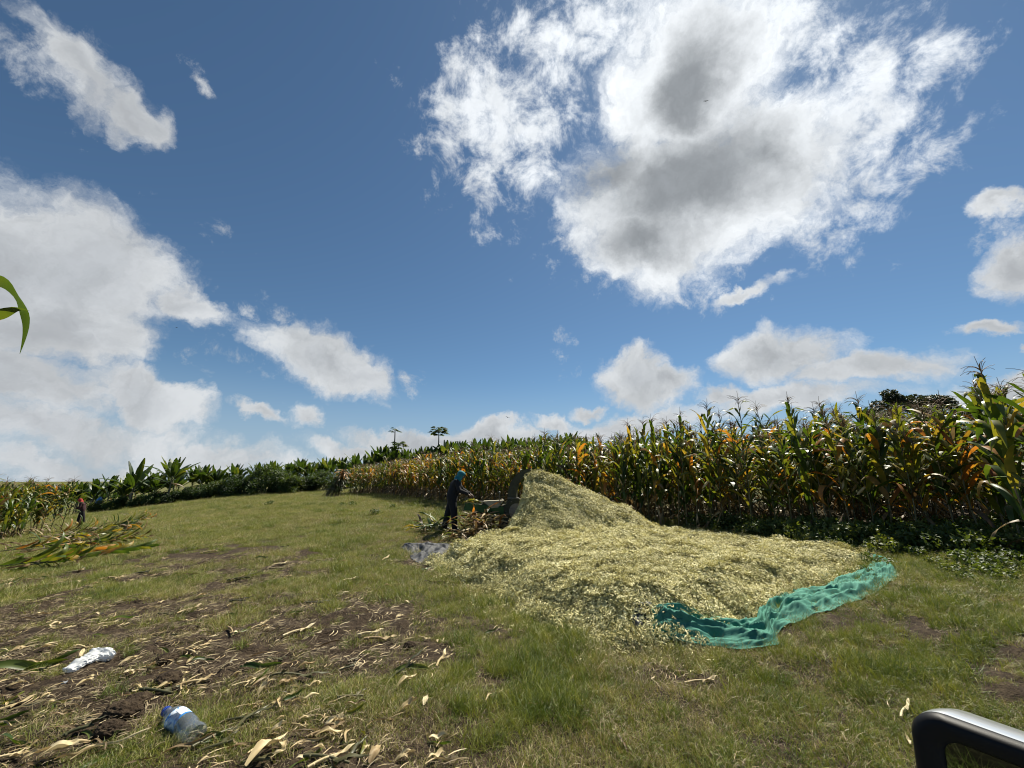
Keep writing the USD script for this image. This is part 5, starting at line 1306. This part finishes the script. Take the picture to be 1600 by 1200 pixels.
C['green'] = [simple_class(f'green_leaf_kind_{i + 1:03d}', 'blade', dryleaf_mesh(rg, rg.uniform(.30, .5), rg.uniform(.04, .06)), M['green']) for i in range(3)]
C['stub'] = [simple_class(f'stalk_piece_kind_{i + 1:03d}', 'stem', stub_mesh(rg, rg.uniform(.12, .36)), M['husk'] if i % 2 else M['stalk']) for i in range(6)]
TXT = {'husk': ('maize_husk', 'husk', 'pale dry maize husk'), 'leaf': ('dry_maize_leaf', 'leaf', 'curled dry maize leaf'), 'green': ('green_maize_leaf', 'leaf', 'fallen green maize leaf'), 'stub': ('maize_stalk_piece', 'stalk', 'broken dry maize stalk piece')}
def drop(kind, x, y, az, sc, zone, label=None, i=None, lift=0.0):
    nm, cat, t = TXT[kind]
    T = slope_frame(x, y, az, sc, sink=-.012 - lift, tilt=(rng.normal(0, .12), rng.normal(0, .08)))
    thing(nm, label or f'{t} lying {zone}', cat, T, None if label else f'{t}s {zone}', C[kind][rng.integers(0, len(C[kind])) if i is None else i])
# pieces that stand out
for (kind, px, py, az, sc, lab, i) in (
    ('husk', 311, 935, .7, 1.2, 'pale dry husk standing out on the short grass left of the heap', 1), ('stub', 300, 1072, .75, 1.0, 'long dry stalk piece pointing up right beyond the bottle', 1),
    ('stub', 284, 1077, 2.2, .6, 'short dry stalk stub beside the dark clod beyond the bottle', 3), ('husk', 415, 1180, 1.2, 1.35, 'broad pale husk near the bottom edge right of the bottle', 2),
    ('husk', 635, 1112, .3, 1.0, 'pale cupped husk on the bare soil below the green tuft', 3), ('leaf', 770, 1090, 1.25, .8, 'pale curled leaf standing up in the grass at the centre', 1),
    ('leaf', 972, 1165, 1.5, .9, 'long pale dry leaf in the grass at the bottom centre', 4), ('stub', 590, 1003, .35, 1.1, 'bundle like dry stalk piece across the soil in the middle', 5), ('stub', 575, 995, .2, 1.0, 'dry stalk piece just above the middle bundle', 1),
    ('leaf', 520, 1010, .6, 1.0, 'long dry leaf running down left from the middle stalks', 2), ('green', 645, 1050, .3, .9, 'broad green leaf on a tuft in the middle foreground', 0),
    ('green', 45, 1047, .35, 1.4, 'dark green leaf lying left of the white bag', 1), ('green', 75, 1040, .5, 1.2, 'second green leaf lying against the white bag', 2), ('green', 195, 970, .3, .9, 'green leaf on dry litter above the white bag', 0), ('green', 300, 1030, -.3, .5, 'small dark green leaf beside the upper dark clod', 1),
    ('husk', 665, 1100, 1.5, .7, 'grey white husk upright beside the bare soil in the middle', 4), ('leaf', 100, 1175, .4, 1.0, 'dry leaf at the bottom left corner below the clods', 5), ('husk', 85, 1182, .4, 1.3, 'broad tan husk at the bottom left corner', 0),
    ('leaf', 175, 1170, .8, 1.1, 'long pale leaf pointing up right left of the bottle', 7), ('leaf', 110, 1145, .4, .9, 'narrow pale leaf between the clods and the bottom edge', 8), ('husk', 585, 1185, 1.4, 1.0, 'pale pointed husk at the bottom edge below the bare soil', 5), ('leaf', 545, 1150, 2.0, .9, 'pale leaf curling down to the bottom edge', 1),
    ('husk', 1140 , 1140, .7, .0001, None, 0), ('leaf', 1420, 1160, .8, .7, 'pale crumpled leaf in the grass left of the car mirror', 3), ('leaf', 430, 985, .5, .8, 'dry leaf on the grass in front of the bare patch', 4), ('stub', 545, 908, .6, .9, 'pale stalk piece lying on the grass between crest and foreground', 1), ('husk', 605, 918, .2, .8, 'white husk beside the bare patch left of the heap', 2),
    ('stub', 690, 1035, 1.45, .8, 'thin whitish stalk standing in the grass at the centre', 3)):
    if lab:
        p = at(px, py); drop(kind, p[0], p[1], az, sc, '', lab, i)
zones = [('on the bare soil at the lower left', lambda: (rng.uniform(-20, 520), 1040 + 160 * rng.random()), 150), ('on the trodden ground left of centre', lambda: (rng.uniform(-10, 480), 905 + 135 * rng.random()), 100),
         ('on the far grass at the left', lambda: (rng.uniform(40, 620), 800 + 115 * rng.random() ** .7), 90), ('on the soil at the bottom centre', lambda: (rng.uniform(400, 700), 1030 + 170 * rng.random()), 64),
         ('in the grass between soil and heap', lambda: (rng.uniform(480, 780), 870 + 150 * rng.random()), 26), ('in the grass at the lower right', lambda: (rng.uniform(760, 1420), 1040 + 150 * rng.random()), 12)]
for zone, gen, n_ in zones:
    for _ in range(n_):
        px, py = gen(); p = at(px, py)
        if FOOT.contains(Point(p[0], p[1])) or np.hypot(*(p - c0)[:2]) < .34 or np.hypot(*(p - (A_ + B_) / 2)[:2]) < .3: continue
        if soil_mask(p[0], p[1]) < .2 and rng.random() < .45: continue
        u = rng.random(); k = 'husk' if u < .25 else 'leaf' if u < .70 else 'stub' if u < .93 else 'green'
        far_ = 1.0 + .25 * (p[1] > 7)
        drop(k, p[0], p[1], rng.normal(.45, .55), (.42 + .5 * rng.random() ** 1.5) * far_, zone)
# dry litter around the worker
for _ in range(40):
    px, py = rng.uniform(640, 745), rng.uniform(815, 848); p = at(px, py)
    if p[1] < 9.2: continue
    drop('leaf' if rng.random() < .7 else 'husk', p[0], p[1], rng.uniform(0, 6.28), rng.uniform(.8, 1.2), 'on the grass around the worker')

# clods of dark earth
def clod(px, py, r, seed, label):
    p = at(px, py); m = trimesh.creation.icosphere(4, 1.0); v = np.array(m.vertices)
    v *= (1 + .55 * (meshkit.fbm(v * 1.6 + seed, 4, seed) - .5) + .35 * (meshkit.fbm(v * 6 + seed, 3, seed + 1) - .5))[:, None]; v *= np.array([1.25, 1, .62]) * r
    o = obj('earth_clod', (v, m.faces), soil, smooth=True); place(o, frame(p + [0, 0, r * .18], seed)); tag(o, label, 'clod')
clod(258, 1033, .075, 1, 'dark earth clod right of the white bag'); clod(262, 1066, .09, 2, 'dark earth clod beside the short stalk stub')
clod(190, 1118, .10, 3, 'biggest earth clod left of the bottle'); clod(215, 1098, .075, 5, 'dark rough clod behind the biggest clod'); clod(172, 1143, .07, 6, 'small clod in front of the biggest clod'); clod(640, 1010, .05, 7, 'small clod on the soil beside the middle stalks')
